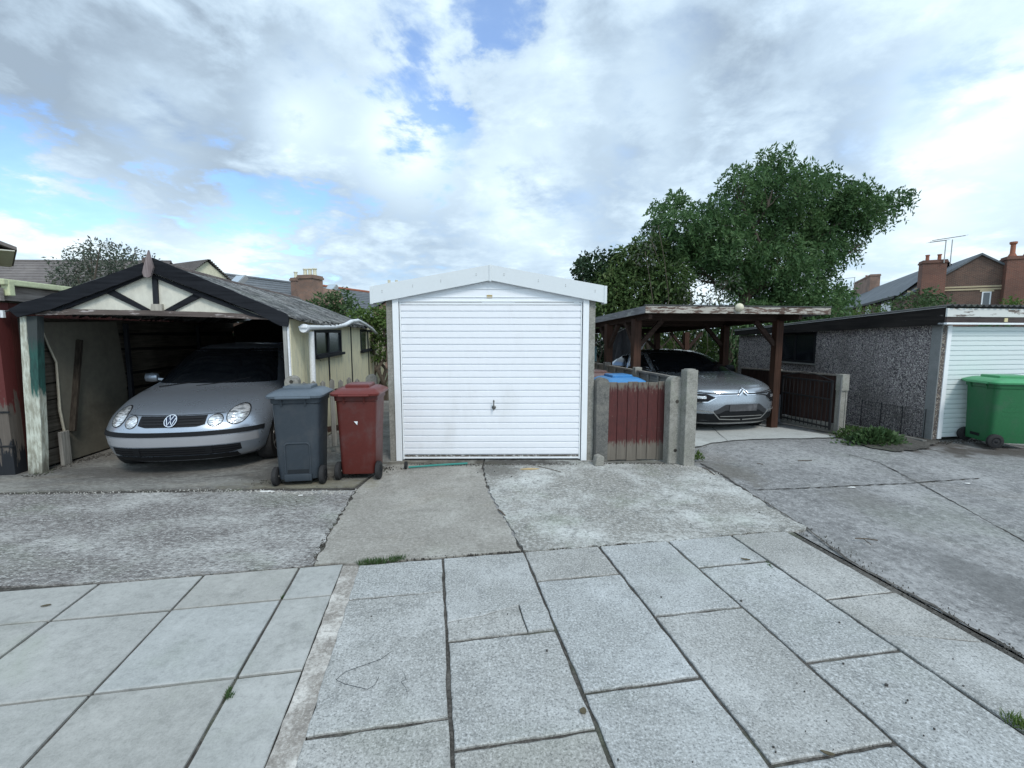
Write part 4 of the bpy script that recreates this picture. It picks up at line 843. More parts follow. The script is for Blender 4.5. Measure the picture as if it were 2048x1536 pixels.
def arches(body, xs, ys, r, zc):
    b = bmesh.new()
    for x in (-xs, xs):
        for y in ys:
            bmesh.ops.create_cone(b, cap_ends=True, segments=40, radius1=r, radius2=r, depth=.5, matrix=Matrix.Translation((x, y, zc)) @ Matrix.Rotation(R(90), 4, 'Y'))
    me = bpy.data.meshes.new('cut'); b.to_mesh(me); b.free(); c = bpy.data.objects.new('cut', me); S.collection.objects.link(c); c.matrix_world = body.matrix_world
    cut(body, c); bpy.data.objects.remove(c)
def wheel(x, y, r, wd_, par, rim):
    mb = MB(); s_ = 1 if x > 0 else -1
    mb.lathe([(r*.6, -wd_/2), (r*.95, -wd_/2), (r, -wd_*.35), (r, wd_*.35), (r*.95, wd_/2), (r*.62, wd_/2)], (x, y, r), 'X', 36); w_ = mb.build('wheel', M['rubber'], par, smooth=True)
    mb = MB(); mb.lathe([(r*.60, s_*wd_*.3), (r*.64, s_*wd_*.51), (r*.58, s_*wd_*.50), (r*.5, s_*wd_*.36), (r*.15, s_*wd_*.42), (.01, s_*wd_*.46)], (x, y, r), 'X', 36)
    for k in range(7):
        a = k*2*math.pi/7; mb.bar((x+s_*wd_*.44, y+math.cos(a)*.03, r+math.sin(a)*.03), (x+s_*wd_*.47, y+math.cos(a)*r*.6, r+math.sin(a)*r*.6), .03, .018, up=(1, 0, 0))
    mb.build('rim', rim, w_, smooth=True)
class Front:
    def __init__(s, sh): s.sh = sh
    def pt(s, x, z, o): 
        e = .004; y = s.sh.fy(x, z); dx = (s.sh.fy(x+e, z)-s.sh.fy(x-e, z))/(2*e); dz_ = (s.sh.fy(x, z+e)-s.sh.fy(x, z-e))/(2*e)
        n = Vector((-dx, 1, -dz_)).normalized()*-1; return Vector((x, y, z))+n*o
    def band(s, name, x0, x1, zlo, zhi, o, m, par, n=24, nz=4, skirt=.02):
        mb = MB(); g_ = mb.grid(lambda i, j: s.pt(x0+(x1-x0)*i, zlo(x0+(x1-x0)*i)*(1-j)+zhi(x0+(x1-x0)*i)*j, o), n, nz)
        ring = [g_[i][0] for i in range(n+1)]+[g_[n][j] for j in range(1, nz+1)]+[g_[i][nz] for i in range(n-1, -1, -1)]+[g_[0][j] for j in range(nz-1, 0, -1)]
        low = [mb.b.verts.new(v.co+Vector((0, skirt, 0))) for v in ring]
        for k in range(len(ring)): mb.b.faces.new((ring[k], low[k], low[(k+1) % len(ring)], ring[(k+1) % len(ring)]))
        return mb.build(name, m, par, smooth=True)
    def disc(s, name, cx, cz, rx, rz, o, m, par, dome=.02, seg=32, rings=5, ring_only=None, lean=0.0):
        mb = MB(); pr_ = []; ks = range(rings+1) if not ring_only else [0, 1]
        for k in ks:
            f = (k/rings) if not ring_only else (ring_only, 1)[k]; row = []
            for i in range(seg):
                a = 2*math.pi*i/seg; x = cx+rx*f*math.cos(a)+lean*rz*f*math.sin(a); z = cz+rz*f*math.sin(a); row.append(mb.b.verts.new(s.pt(x, z, o+dome*(1-f*f))))
            pr_.append(row)
        for k in range(len(pr_)-1):
            for i in range(seg):
                q_ = (pr_[k][i], pr_[k][(i+1) % seg], pr_[k+1][(i+1) % seg], pr_[k+1][i])
                mb.b.faces.new(q_)
        low = [mb.b.verts.new(v.co+Vector((0, .02, 0))) for v in pr_[-1]]
        for i in range(seg): mb.b.faces.new((pr_[-1][i], low[i], low[(i+1) % seg], pr_[-1][(i+1) % seg]))
        bmesh.ops.remove_doubles(mb.b, verts=mb.b.verts, dist=1e-5); return mb.build(name, m, par, smooth=True)
    def stroke(s, name, pts, w, o, m, par, th=.006, mb=None, n=6):
        own = mb is None; mb = mb or MB(); P = []
        for (x0, z0), (x1, z1) in zip(pts[:-1], pts[1:]):
            for k in range(n): P.append((x0+(x1-x0)*k/n, z0+(z1-z0)*k/n))
        P.append(pts[-1]); A, B_, C_, D_ = [], [], [], []
        for i, (x, z) in enumerate(P):
            a = P[max(0, i-1)]; c = P[min(len(P)-1, i+1)]; d = Vector((c[0]-a[0], c[1]-a[1])).normalized(); nx, nz = -d.y*w/2, d.x*w/2
            A.append(mb.b.verts.new(s.pt(x+nx, z+nz, o))); B_.append(mb.b.verts.new(s.pt(x-nx, z-nz, o))); C_.append(mb.b.verts.new(s.pt(x+nx, z+nz, o-th))); D_.append(mb.b.verts.new(s.pt(x-nx, z-nz, o-th)))
        for i in range(len(P)-1):
            for q_ in ((A[i], B_[i], B_[i+1], A[i+1]), (A[i], A[i+1], C_[i+1], C_[i]), (B_[i], D_[i], D_[i+1], B_[i+1])): mb.b.faces.new(q_)
        if own: return mb.build(name, m, par, smooth=True)
def side_patch(sh, name, side, ytop, ybot, z0, z1, m, par, o=.004, n=16, nz=6):
    """side glass: ytop/ybot = (front,rear) y at the top / bottom edge"""
    mb = MB()
    def f(i, j):
        z = z0+(z1-z0)*j; yf_ = ybot[0]+(ytop[0]-ybot[0])*j; yr_ = ybot[1]+(ytop[1]-ybot[1])*(j**1.6); y = yf_+(yr_-yf_)*i; return (side*(sh.sx(y, z)+o), y, z)
    mb.grid(f, n, nz); return mb.build(name, m, par, smooth=True, solid=.004)
def headmat():
    m, t, b = pr('lamp_glass'); tc = t.n('ShaderNodeTexCoord').outputs['Object']; n = t.noise(t.scale(tc, (7, 1, 22)), 1.6, 3, .5, 1.5)
    col = t.mix(t.mr(n, .40, .60), (.30, .32, .34), (.92, .94, .96)); t.lk(col, b.inputs['Base Color']); b.inputs['Metallic'].default_value = .55; b.inputs['Roughness'].default_value = .12; b.inputs['Coat Weight'].default_value = 1.0; b.inputs['Coat Roughness'].default_value = .02
    bump(t, b, n, .5, .02); return m
M['lamp_glass'] = headmat(); M['silver'] = carpaint('silver', (.40, .45, .52), .7, .27); M['silver_cool'] = carpaint('silver_cool', (.37, .41, .455), .65, .24)
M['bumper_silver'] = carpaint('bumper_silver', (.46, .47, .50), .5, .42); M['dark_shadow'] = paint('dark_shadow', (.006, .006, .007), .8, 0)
# ---- silver hatchback in the timber garage
TA = [(.17, .13, .85, .72, 2.7, 3.75, 3), (.24, .055, .78, .785, 2.7, 3.82, 3), (.34, .015, .72, .81, 2.6, 3.86, 3), (.46, -.005, .68, .825, 2.5, 3.88, 3), (.53, .0, .70, .826, 2.4, 3.88, 3), (.60, .035, .76, .826, 2.35, 3.87, 3), (.66, .085, .84, .824, 2.3, 3.86, 3), (.70, .135, .92, .82, 2.3, 3.85, 3),
      (.735, .215, 1.0, .815, 2.35, 3.84, 3), (.77, .33, 1.08, .81, 2.5, 3.84, 3), (.81, .49, 1.16, .80, 2.7, 3.83, 3), (.85, .66, 1.3, .79, 2.9, 3.82, 3), (.895, .88, 1.5, .775, 3.2, 3.80, 3), (.93, 1.02, 1.75, .765, 3.6, 3.78, 3),
      (.96, 1.10, 1.95, .745, 3.8, 3.76, 3.4), (1.05, 1.24, 2.0, .715, 3.8, 3.70, 3.6), (1.16, 1.42, 2.12, .675, 3.8, 3.62, 3.8), (1.27, 1.60, 2.25, .63, 3.8, 3.52, 4), (1.36, 1.77, 2.35, .585, 3.6, 3.42, 4), (1.41, 1.93, 2.45, .54, 3.2, 3.3, 3.6), (1.44, 2.1, 2.5, .47, 2.8, 3.15, 3.2), (1.458, 2.32, 2.6, .33, 2.6, 3.0, 3), (1.465, 2.5, 2.7, .12, 2.2, 2.85, 2.4)]
hb_o = (-3.77, 4.97, 0)
hb = thing('hatchback_car', 'older silver hatchback with round twin headlamps parked in the timber garage', 'car', hb_o, 10.0)
sh = CarShell(TA); zs = sorted(set([r[0] for r in TA]+[.20, .29, .40, .50, .565, .63, .68, .7175, .7525, .79, .83, .8725, .9125, 1.0, 1.1, 1.21, 1.32, 1.385]))
body = obj_from_bm(sh.mesh(zs), 'body', M['silver'], hb, sharp=60); bpy.context.view_layer.update()
arches(body, .80, (.79, 3.24), .325, .30)
for p in body.data.polygons: p.use_smooth = True
body.data.set_sharp_from_angle(angle=R(40))
fr_ = Front(sh)
grw = .31
gr = fr_.band('grille', -grw, grw, lambda x: .572+.0*abs(x)+.02*max(0, (abs(x)-.24)/.07), lambda x: .684-.004*abs(x), .004, M['trim'], hb)
for k, z in enumerate((.60, .628, .656)):
    fr_.stroke('grille_bar', [(-.27-.008*k, z), (-.065, z)], .009, .012, paint('bar_grey', (.013, .013, .015), .55, 0, spec=.2) if 'bar_grey' not in bpy.data.materials else bpy.data.materials['bar_grey'], gr); fr_.stroke('grille_bar', [(.065, z), (.27+.008*k, z)], .009, .012, bpy.data.materials['bar_grey'], gr)
hb.scale = (1.08, 1, 1)
em = MB(); EZ_ = .630
circ = lambda r, n=28: [(r*math.cos(2*math.pi*i/n), EZ_+r*math.sin(2*math.pi*i/n)) for i in range(n+1)]
emb = fr_.disc('emblem', 0, EZ_, .058, .058, .012, paint('emblem_blue', (.015, .025, .06), .3, 0), gr, dome=.004)
fr_.stroke('', circ(.055), .007, .024, None, None, mb=em, n=1)
V_ = [(-.020, EZ_+.048), (0, EZ_+.004), (.020, EZ_+.048)]; W_ = [(-.044, EZ_+.026), (-.020, EZ_-.045), (0, EZ_-.002), (.020, EZ_-.045), (.044, EZ_+.026)]
fr_.stroke('', V_, .0075, .024, None, None, mb=em, n=2); fr_.stroke('', W_, .0075, .0245, None, None, mb=em, n=2); em.build('badge_letters', M['chrome'], emb)
for sx_ in (-1, 1):
    hl = fr_.disc('headlight', sx_*.566, .668, .084, .094, .006, M['lamp_glass'], hb, dome=.020); fr_.disc('bezel', sx_*.566, .668, .092, .102, .004, M['trim'], hl, dome=0, ring_only=.92)
    hl = fr_.disc('headlight', sx_*.392, .625, .060, .058, .005, M['lamp_glass'], hb, dome=.012); fr_.disc('bezel', sx_*.392, .625, .066, .065, .004, M['trim'], hl, dome=0, ring_only=.88)
    fr_.stroke('bonnet_seam', [(sx_*.31, .694), (sx_*.455, .698)], .004, .002, M['trim'], hb, th=.002)
fr_.stroke('bonnet_seam', [(-.31, .692), (.31, .692)], .005, .003, M['trim'], hb, th=.002)
fr_.band('bumper_strip', -.775, .775, lambda x: .470, lambda x: .520, .010, M['trim'], hb, n=70, nz=3)
fr_.band('bumper_panel', -.74, .74, lambda x: .36, lambda x: .469, .002, M['bumper_silver'], hb, n=70, nz=3)
lg_ = fr_.band('lower_grille', -.60, .60, lambda x: .25+.02*max(0, (abs(x)-.5)/.1), lambda x: .352-.006*abs(x), .005, M['trim'], hb, n=40)
for z in (.275, .303, .33): fr_.stroke('grille_bar', [(-.58, z), (-.33, z), (.33, z), (.58, z)], .010, .012, bpy.data.materials['bar_grey'], lg_, n=10)
for sx_ in (-1, 1): fr_.band('grille_divider', sx_*.33-.03, sx_*.33+.03, lambda x: .26, lambda x: .345, .016, M['trim'], lg_, n=4)
fr_.band('front_lip', -.56, .56, lambda x: .185, lambda x: .245, .008, M['trim'], hb, n=50)
# windscreen, pillars stay body colour
ws = MB()
def wsf(i, j):
    z = .955+(1.385-.955)*j; w_ = sh.at(z)[2]*.905; x = -w_+2*w_*i; return fr_.pt(x, z, .005)
ws.grid(wsf, 28, 10); ws.build('windscreen', M['glass'], hb, smooth=True)
for sd in (-1, 1):
    side_patch(sh, 'side_window', sd, (2.25, 2.72), (1.72, 2.70), .97, 1.33, M['glass'], hb); side_patch(sh, 'side_window', sd, (2.78, 3.2), (2.76, 3.42), .97, 1.32, M['glass'], hb)
    mb = MB(); mb.lathe([(.01, -.09), (.055, -.08), (.065, 0), (.055, .07), (.01, .085)], (0, 0, 0), 'X', 16)
    for v in mb.b.verts: v.co = Vector((v.co.x*.9+sd*.90, v.co.y*.7+1.60, v.co.z*1.0+1.0))
    mb.bar((sd*.76, 1.62, .965), (sd*.86, 1.6, .985), .04, .03); mb.build('mirror', M['silver'], hb, smooth=True)
    for y in (.79, 3.24): wheel(sd*.715, y, .29, .17, hb, M['galv'])
    mb = MB(); mb.tube([(sd*.2-.35, 1.02, .93), (sd*.2+.02, 1.12, .975), (sd*.2+.2, 1.2, 1.02)], .007, 6); mb.build('wiper', M['trim'], hb)
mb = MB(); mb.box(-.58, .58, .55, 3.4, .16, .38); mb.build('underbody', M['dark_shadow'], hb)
# ---- crossover under the carport
TB = [(.20, .16, .9, .78, 3, 4.15, 3), (.28, .07, .8, .85, 3, 4.25, 3), (.40, .02, .75, .885, 2.8, 4.32, 3), (.55, .0, .72, .90, 2.7, 4.35, 3), (.68, .01, .72, .905, 2.6, 4.36, 3), (.76, .03, .75, .90, 2.6, 4.36, 3), (.82, .075, .80, .895, 2.6, 4.36, 3), (.86, .14, .90, .89, 2.7, 4.36, 3),
      (.90, .26, 1.0, .885, 2.8, 4.35, 3), (.94, .45, 1.1, .875, 3, 4.34, 3), (.98, .70, 1.3, .86, 3.2, 4.33, 3), (1.02, .95, 1.6, .85, 3.6, 4.32, 3), (1.05, 1.10, 1.8, .835, 3.8, 4.3, 3), (1.08, 1.18, 1.95, .82, 4, 4.25, 3.4), (1.18, 1.38, 2.1, .78, 4, 4.05, 3.6), (1.28, 1.60, 2.2, .73, 4, 3.8, 3.6), (1.37, 1.83, 2.35, .68, 3.8, 3.5, 3.4), (1.43, 2.02, 2.45, .63, 3.4, 3.25, 3.2), (1.475, 2.24, 2.6, .55, 3, 3.05, 3), (1.505, 2.5, 2.8, .40, 2.6, 2.98, 2.6), (1.515, 2.65, 2.85, .15, 2.2, 2.95, 2.2)]
so = G(1487, 868, -.08); sx0, sy0 = 3.95, 7.74
sv = thing('crossover_car', 'newer silver crossover car with chevron badge parked under the timber carport', 'car', (sx0, sy0, fall(sx0, sy0+1)-.02), 11.5); sv.rotation_euler = (R(-2.2), 0, R(11.5))
s2 = CarShell(TB); zs = sorted(set([r[0] for r in TB]+[.24, .34, .47, .61, .72, .79, .84, .88, .92, .96, 1.0, 1.035, 1.13, 1.23, 1.33, 1.4, 1.455]))
body2 = obj_from_bm(s2.mesh(zs), 'body', M['silver_cool'], sv, sharp=60); bpy.context.view_layer.update(); arches(body2, .87, (.85, 3.5), .385, .34)
for p in body2.data.polygons: p.use_smooth = True
body2.data.set_sharp_from_angle(angle=R(40))
f2 = Front(s2); TR = M['trim']
# body-coloured upper, dark lower bumper
f2.band('lower_bumper', -.86, .86, lambda x: .22, lambda x: .40+.06*sstep(abs(x), .45, .3), .008, TR, sv, n=60)
f2.band('bumper_facet', -.50, .50, lambda x: .40+.06*sstep(abs(x), .45, .3), lambda x: .56-.10*sstep(abs(x), .30, .50), .010, paint('grille_mesh', (.04, .042, .046), .35, 0), sv, n=40)
for sd in (-1, 1):
    f2.stroke('chrome_trim', [(sd*.78, .46), (sd*.52, .43), (sd*.40, .31), (sd*.02, .295)], .014, .018, M['galv'], sv)
    hl = f2.band('headlight', *(sorted((sd*.50, sd*.84))), (lambda x: .585+.08*sstep(abs(x), .66, .50)), (lambda x: .735-.045*sstep(abs(x), .62, .50)), .010, TR, sv, n=24)
    f2.band('lamp_reflector', *(sorted((sd*.62, sd*.80))), lambda x: .655, lambda x: .70, .016, M['lamp_glass'], hl, n=10)
    f2.stroke('lamp_strip', [(sd*.48, .672), (sd*.60, .60), (sd*.74, .592)], .012, .020, M['chrome'], hl)
    f2.stroke('chrome_strip', [(sd*.012, .800), (sd*.07, .752), (sd*.36, .752), (sd*.84, .80)], .012, .010, M['chrome'], sv); f2.stroke('chrome_strip', [(sd*.012, .765), (sd*.07, .718), (sd*.40, .715), (sd*.52, .69)], .012, .010, M['chrome'], sv)
    f2.stroke('seam', [(sd*.012, .784), (sd*.07, .735), (sd*.36, .735), (sd*.86, .765)], .016, .005, TR, sv)
    f2.stroke('fog_recess', [(sd*.80, .33), (sd*.62, .34)], .10, .014, M['dark_shadow'], sv)
f2.stroke('plate_blur', [(-.26, .50), (.26, .50)], .11, .022, paint('plate_grey', (.075, .075, .08), .35, .6, (.22, .22, .23), 5), sv)
f2.stroke('chrome_trim', [(-.40, .36), (.40, .36)], .010, .018, M['galv'], sv)
f2.stroke('chin_strip', [(-.74, .235), (.74, .235)], .014, .014, M['galv'], sv, n=20)
ch = MB(); f2.stroke('', [(-.085, .705), (0, .772), (.085, .705)], .020, .024, None, None, mb=ch, n=3); f2.stroke('', [(-.085, .750), (0, .817), (.085, .750)], .020, .024, None, None, mb=ch, n=3); ch.build('chevron_badge', M['chrome'], sv)
ws = MB()
def wsf2(i, j):
    z = 1.065+(1.44-1.065)*j; w_ = s2.at(z)[2]*.975; x = -w_+2*w_*i; return f2.pt(x, z, .005)
ws.grid(wsf2, 28, 10); ws.build('windscreen', M['glass'], sv, smooth=True)
rf = MB(); rfz = [1.445, 1.475, 1.505, 1.518]
for sd in (-1, 1):
    side_patch(s2, 'side_window', sd, (2.30, 2.9), (1.66, 2.75), 1.09, 1.40, M['glass'], sv); side_patch(s2, 'side_window', sd, (2.96, 3.35), (2.82, 3.65), 1.09, 1.38, M['glass'], sv)
    mb = MB(); mb.lathe([(.01, -.10), (.06, -.09), (.07, 0), (.06, .08), (.01, .095)], (0, 0, 0), 'X', 16)
    for v in mb.b.verts: v.co = Vector((v.co.x*1.0+sd*1.0, v.co.y*.8+1.72, v.co.z*1.05+1.10))
    mb.bar((sd*.83, 1.74, 1.06), (sd*.95, 1.72, 1.085), .05, .03); mb.build('mirror', TR, sv, smooth=True)
    for y in (.85, 3.5): wheel(sd*.79, y, .34, .20, sv, M['galv'])
    mb = MB(); mb.tube([(sd*.2-.4, 1.12, 1.055), (sd*.2+.02, 1.25, 1.10), (sd*.2+.25, 1.33, 1.15)], .008, 6); mb.build('wiper', TR, sv)
def roofcap(i, j):
    z = 1.447+(1.5155-1.447)*min(1, j*1.02)**.5; z = min(z, 1.5149); o = s2.outline(z); full = o+[(-x, y) for x, y in o[-2:0:-1]]; k = int(round(i*(len(full)))) % len(full); return (full[k][0]*1.004, full[k][1], z+.004)
rf.grid(roofcap, 2*len(s2.outline(1.4))-2, 6); rf.build('roof', paint('black_roof', (.01, .011, .013), .12, 0, bmp=0), sv, smooth=True)
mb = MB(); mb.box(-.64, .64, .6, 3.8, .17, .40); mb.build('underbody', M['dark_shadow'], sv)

# ================================================================ wheeled bins
def plastic(name, c, rough=.45): return paint(name, c, rough, .55, tuple(x*.5+.05 for x in c), 4.5, .05, var=.06, lo=.48, hi=.72)
def wheelie(label, loc, rz, c, lidc=None, W0=.40, D0=.38, W1=.475, D1=.50, H=.955, notch=True, tilt=0, feat=True, group='wheelie bins standing about the garages'):
    t = thing('wheelie_bin', label, 'wheelie bin', loc, rz, group)
    if tilt: t.rotation_euler = (R(tilt), 0, R(rz))
    m = plastic('bin_plastic', c); ml = plastic('lid_plastic', lidc or c, .38)
    def ring(w, d, y0, z, rad=.05, n=5):
        pts = []
        for (sx, sy, a0) in ((1, 1, 0), (-1, 1, 90), (-1, -1, 180), (1, -1, 270)):
            for k in range(n+1):
                a = R(a0+90*k/n); pts.append(Vector((sx*(w/2-rad)+rad*math.cos(a), y0+d/2+sy*(d/2-rad)+rad*math.sin(a), z)))
        return pts
    mb = MB(); rr = []
    for z, f, ex in ((.07, 0, 0), (.09, .02, .004), (.5, .5, 0), (H-.08, .97, 0), (H-.07, .97, .012), (H-.02, 1.0, .014), (H-.02, 1.0, .03), (H, 1.0, .03)):
        w = W0+(W1-W0)*f+ex*2; d = D0+(D1-D0)*f+ex*2; rr.append([mb.b.verts.new(p) for p in ring(w, d, -ex-(.02*f), z, .045+.02*f)])
    for i in range(len(rr)-1):
        n = len(rr[0])
        for k in range(n): mb.b.faces.new((rr[i][k], rr[i][(k+1) % n], rr[i+1][(k+1) % n], rr[i+1][k]))
    mb.b.faces.new(rr[0][::-1]); mb.b.faces.new(rr[-1]); bo = mb.build('body', m, t, smooth=True)
    def by(z): return -.02*((z-.07)/(H-.07))
    mb = MB()   # back face details: handle rail lugs, foot recess frame
    for x in (-W1*.27, W1*.22):
        mb.prism([(x-.010, -.022, H-.02), (x-.010, -.055, H-.015), (x-.010, -.03, H-.10)], (.02, 0, 0))
    mb.build('hinge_lug', m, bo)
    if notch:
        wn, hn = .25, .42; arc = []
        x0 = 0.0; P_ = [(x0-wn/2, .10)]+[(x0-wn/2, hn)]
        for k in range(1, 8): a = R(180-90*k/7*1); P_.append((x0-wn/2+.04+.04*math.cos(a), hn+.04*math.sin(a)))
        for k in range(0, 8): a = R(90-90*k/7); P_.append((x0+wn/2-.04+.04*math.cos(a), hn+.04*math.sin(a)))
        P_.append((x0+wn/2, .10)); mb = MB(); mb.tube([(x, by(z)-.002, z) for x, z in P_], .011, 8); mb.box(x0-wn/2-.012, x0+wn/2+.012, -.03, .02, .055, .13, .006); mb.build('foot_recess', m, bo, smooth=True)
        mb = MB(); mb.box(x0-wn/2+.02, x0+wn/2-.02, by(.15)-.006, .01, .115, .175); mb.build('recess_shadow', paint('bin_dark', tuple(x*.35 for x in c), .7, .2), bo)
    mb = MB()   # side ribs
    for k in range(5 if feat else 0): z = .45+k*.07; mb.box(W0/2+(W1-W0)/2*((z-.07)/(H-.07))-.004, W0/2+(W1-W0)/2*((z-.07)/(H-.07))+.003, .10, .30, z, z+.008)
    if feat: mb.build('side_mark', m, bo)
    else: mb.b.free()
    # lid: shallow dome with raised panel, overhanging rim
    mb = MB(); rr = []
    for z, ex, rad in ((H-.012, .040, .07), (H+.010, .046, .075), (H+.022, .036, .07), (H+.045, -.03, .06), (H+.050, -.07, .05)):
        rr.append([mb.b.verts.new(p+Vector((0, 0, .035*max(0, 1-abs(p.y-D1*.45)/(D1*.6))*(z > H+.03)))) for p in ring(W1+ex*2, D1+ex*2+.02, -.035-ex, z, rad)])
    for i in range(len(rr)-1):
        n = len(rr[0])
        for k in range(n): mb.b.faces.new((rr[i][k], rr[i][(k+1) % n], rr[i+1][(k+1) % n], rr[i+1][k]))
    mb.b.faces.new(rr[-1]); mb.b.faces.new(rr[0][::-1]); li = mb.build('lid', ml, t, smooth=True)
    mb = MB(); mb.box(-W1*.30, W1*.30, .08, D1-.12, H+.05, H+.098, .018); mb.build('lid_panel', ml, li, smooth=True)
    mb = MB(); mb.tube([(-W1*.36, -.075, H-.008), (W1*.36, -.075, H-.008)], .014, 10); mb.bar((-W1*.30, -.075, H-.01), (-W1*.30, .0, H+.012), .03, .016); mb.bar((W1*.30, -.075, H-.01), (W1*.30, .0, H+.012), .03, .016); mb.build('handle', ml, t, smooth=True)
    mb = MB(); mb.tube([(-W0/2-.055, .035, .10), (W0/2+.055, .035, .10)], .010, 8); mb.build('axle', M['galv'], t)
    for sx in (-1, 1):
        mb = MB(); x = sx*(W0/2+.035); mb.lathe([(.04, -.026), (.088, -.026), (.10, -.018), (.10, .018), (.088, .026), (.04, .026)], (x, .035, .10), 'X', 28); wo = mb.build('wheel', M['rubber'], t, smooth=True)
        mb = MB(); mb.lathe([(.055, .02), (.058, .029), (.03, .024), (.012, .034)], (0, 0, 0), 'X', 16)
        for v in mb.b.verts: v.co = Vector((x+sx*v.co.x, .035+v.co.y, .10+v.co.z))
        mb.build('hub', M['trim'], wo, smooth=True)
    return t
q = G(597, 972); gb_ = wheelie('dark grey wheelie bin with arched foot recess, left of maroon bin', (q.x+.0, q.y+.02, 0), 9, (.034, .044, .055), (.095, .12, .145), W0=.40, D0=.38, W1=.475, D1=.49)
mb = MB(); mb.box(.222, .2235, .10, .14, .83, .845); mb.build('white_label', M['pvc_white'], gb_)
q = G(727, 960); rb = wheelie('maroon wheelie bin beside the white garage', (q.x-.055, q.y+.0, 0), 4, (.088, .017, .013), (.13, .025, .021), W0=.36, D0=.42, W1=.44, D1=.49, notch=False)
mb = MB(); mb.prism([(-.02, -.022, .66), (.02, -.022, .66), (.014, -.022, .62)], (0, -.002, 0)); mb.build('peeling_sticker', M['pvc_white'], rb)
g0, g1 = G(1988, 898), G(1918, 878); ga = math.degrees(math.atan2(g0.y-g1.y, g0.x-g1.x)); gm_ = (g0+g1)/2
gr_ = wheelie('green wheelie bin in front of the white door of the pebbledashed garage', (gm_.x+.0, gm_.y, fall(gm_.x, gm_.y)), ga, (.022, .13, .05), (.065, .30, .13), W0=.46, D0=.52, W1=.56, D1=.62, H=.92, notch=False)
mb = MB(); mb.box(-.11, .05, -.012, -.002, .13, .17); mb.build('slot', M['trim'], gr_)
bl = CP.o; 
tb = at(1242, 752, 6.45); wheelie('wheelie bin with light blue lid behind the red gate', (tb.x, tb.y-.25, 0), 12, (.03, .035, .05), (.05, .21, .46), W0=.42, D0=.40, W1=.50, D1=.5, H=.945, notch=False, feat=False)
tb = at(1200, 748, 6.9); wheelie('brown wheelie bin behind the dark gate post', (tb.x, tb.y-.1, 0), 20, (.10, .055, .045), (.14, .08, .07), W0=.42, D0=.40, W1=.50, D1=.5, H=.955, notch=False, feat=False)
#@@P4
# ================================================================ plants
def quads_obj(name, V, m, parent):
    """V: (n,4,3) array of leaf quads"""
    n = len(V); me = bpy.data.meshes.new(name); me.from_pydata(V.reshape(-1, 3).tolist(), [], (np.arange(n*4).reshape(-1, 4)).tolist()); me.materials.append(m)
    o = bpy.data.objects.new(name, me); S.collection.objects.link(o); o.parent = parent; return o
def unit(v): return v/np.maximum(np.linalg.norm(v, axis=-1, keepdims=True), 1e-9)
def leaves_at(P, D, L, Wd, droop=0.0, jit=.6):
    n = len(P); D = unit(D+rng.normal(0, jit, (n, 3))+np.array([0, 0, -droop])); A = unit(np.cross(D, rng.normal(0, 1, (n, 3))))
    L = (L*rng.uniform(.6, 1.25, n))[:, None]; Wd = (Wd*rng.uniform(.7, 1.2, n))[:, None]; N = np.cross(D, A)*Wd*.25
    return np.stack([P, P+D*L*.5+A*Wd*.5+N, P+D*L, P+D*L*.5-A*Wd*.5+N], 1)
def blob_points(blobs, dens, shell=.35):
    P, D = [], []
    for c, r, k in blobs:
        c = np.array(c); r = np.array(r if hasattr(r, '__len__') else (r, r, r)); n = int(dens*k*float(np.prod(r))**(2/3)); u = unit(rng.normal(0, 1, (n, 3)))
        rad = 1-shell*rng.random(n)**1.6; lum = 1+.22*np.sin(u[:, 0]*5+c[0]*3)*np.sin(u[:, 2]*6+c[2]*5)+.12*np.sin(u[:, 1]*9)
        P.append(c+u*r*(rad*lum)[:, None]); D.append(u)
    return np.concatenate(P), np.concatenate(D)
def sprays(P, D, n_leaf, sl, L, Wd, droop=.5):
    """each point becomes a drooping spray of paired leaflets"""
    n = len(P); ax = unit(D*.8+rng.normal(0, .55, (n, 3))+np.array([0, 0, -droop*.5])); sd = unit(np.cross(ax, rng.normal(0, 1, (n, 3)))); out = []
    for k in range(n_leaf):
        t = (k//2+1)/(n_leaf//2+1); s_ = 1 if k % 2 else -1; base = P+ax*sl*t+np.array([0, 0, -1])*(droop*sl*t*t)
        out.append(leaves_at(base, sd*s_+ax*.5, L, Wd, droop*.3, .25))
    return np.concatenate(out)
def limb(mb, a, b, r0, r1, seed, n=6, wob=.08, seg=7):
    rr = random.Random(seed); a, b = Vector(a), Vector(b); L = (b-a).length; pts = []; rs = []
    for i in range(n+1):
        t = i/n; k = math.sin(t*math.pi)*wob*L; pts.append(a.lerp(b, t)+Vector((rr.uniform(-k, k), rr.uniform(-k, k), rr.uniform(-k, k)*.5+k*.3))); rs.append(r0+(r1-r0)*t)
    mb.tube(pts, rs, seg, False); return pts
def foliage_blobs(px, Y, sq=.85, depth=1.0, jy=.6):
    out = []
    for (u, v, r, *k) in px:
        y = Y+rng.uniform(-jy, jy); p = at(u, v, y); rr_ = r/FPX*y; out.append((tuple(p), (rr_, rr_*depth, rr_*sq), k[0] if k else 1.0))
    return out
M['leaf_robinia'] = leafmat('leaf_robinia', [(.038, .088, .034), (.062, .128, .046), (.092, .172, .062), (.135, .22, .085)], .38)
M['leaf_bush'] = leafmat('leaf_bush', [(.032, .066, .020), (.058, .105, .032), (.09, .145, .046), (.13, .175, .065)], .33)
M['leaf_dark'] = leafmat('leaf_dark', [(.012, .030, .014), (.022, .05, .02), (.035, .065, .028)], .15)
M['leaf_purple'] = leafmat('leaf_purple', [(.06, .09, .06), (.09, .12, .085), (.13, .13, .11), (.11, .16, .09)], .3)
M['leaf_bright'] = leafmat('leaf_bright', [(.05, .10, .02), (.09, .15, .035), (.13, .19, .05)], .25)
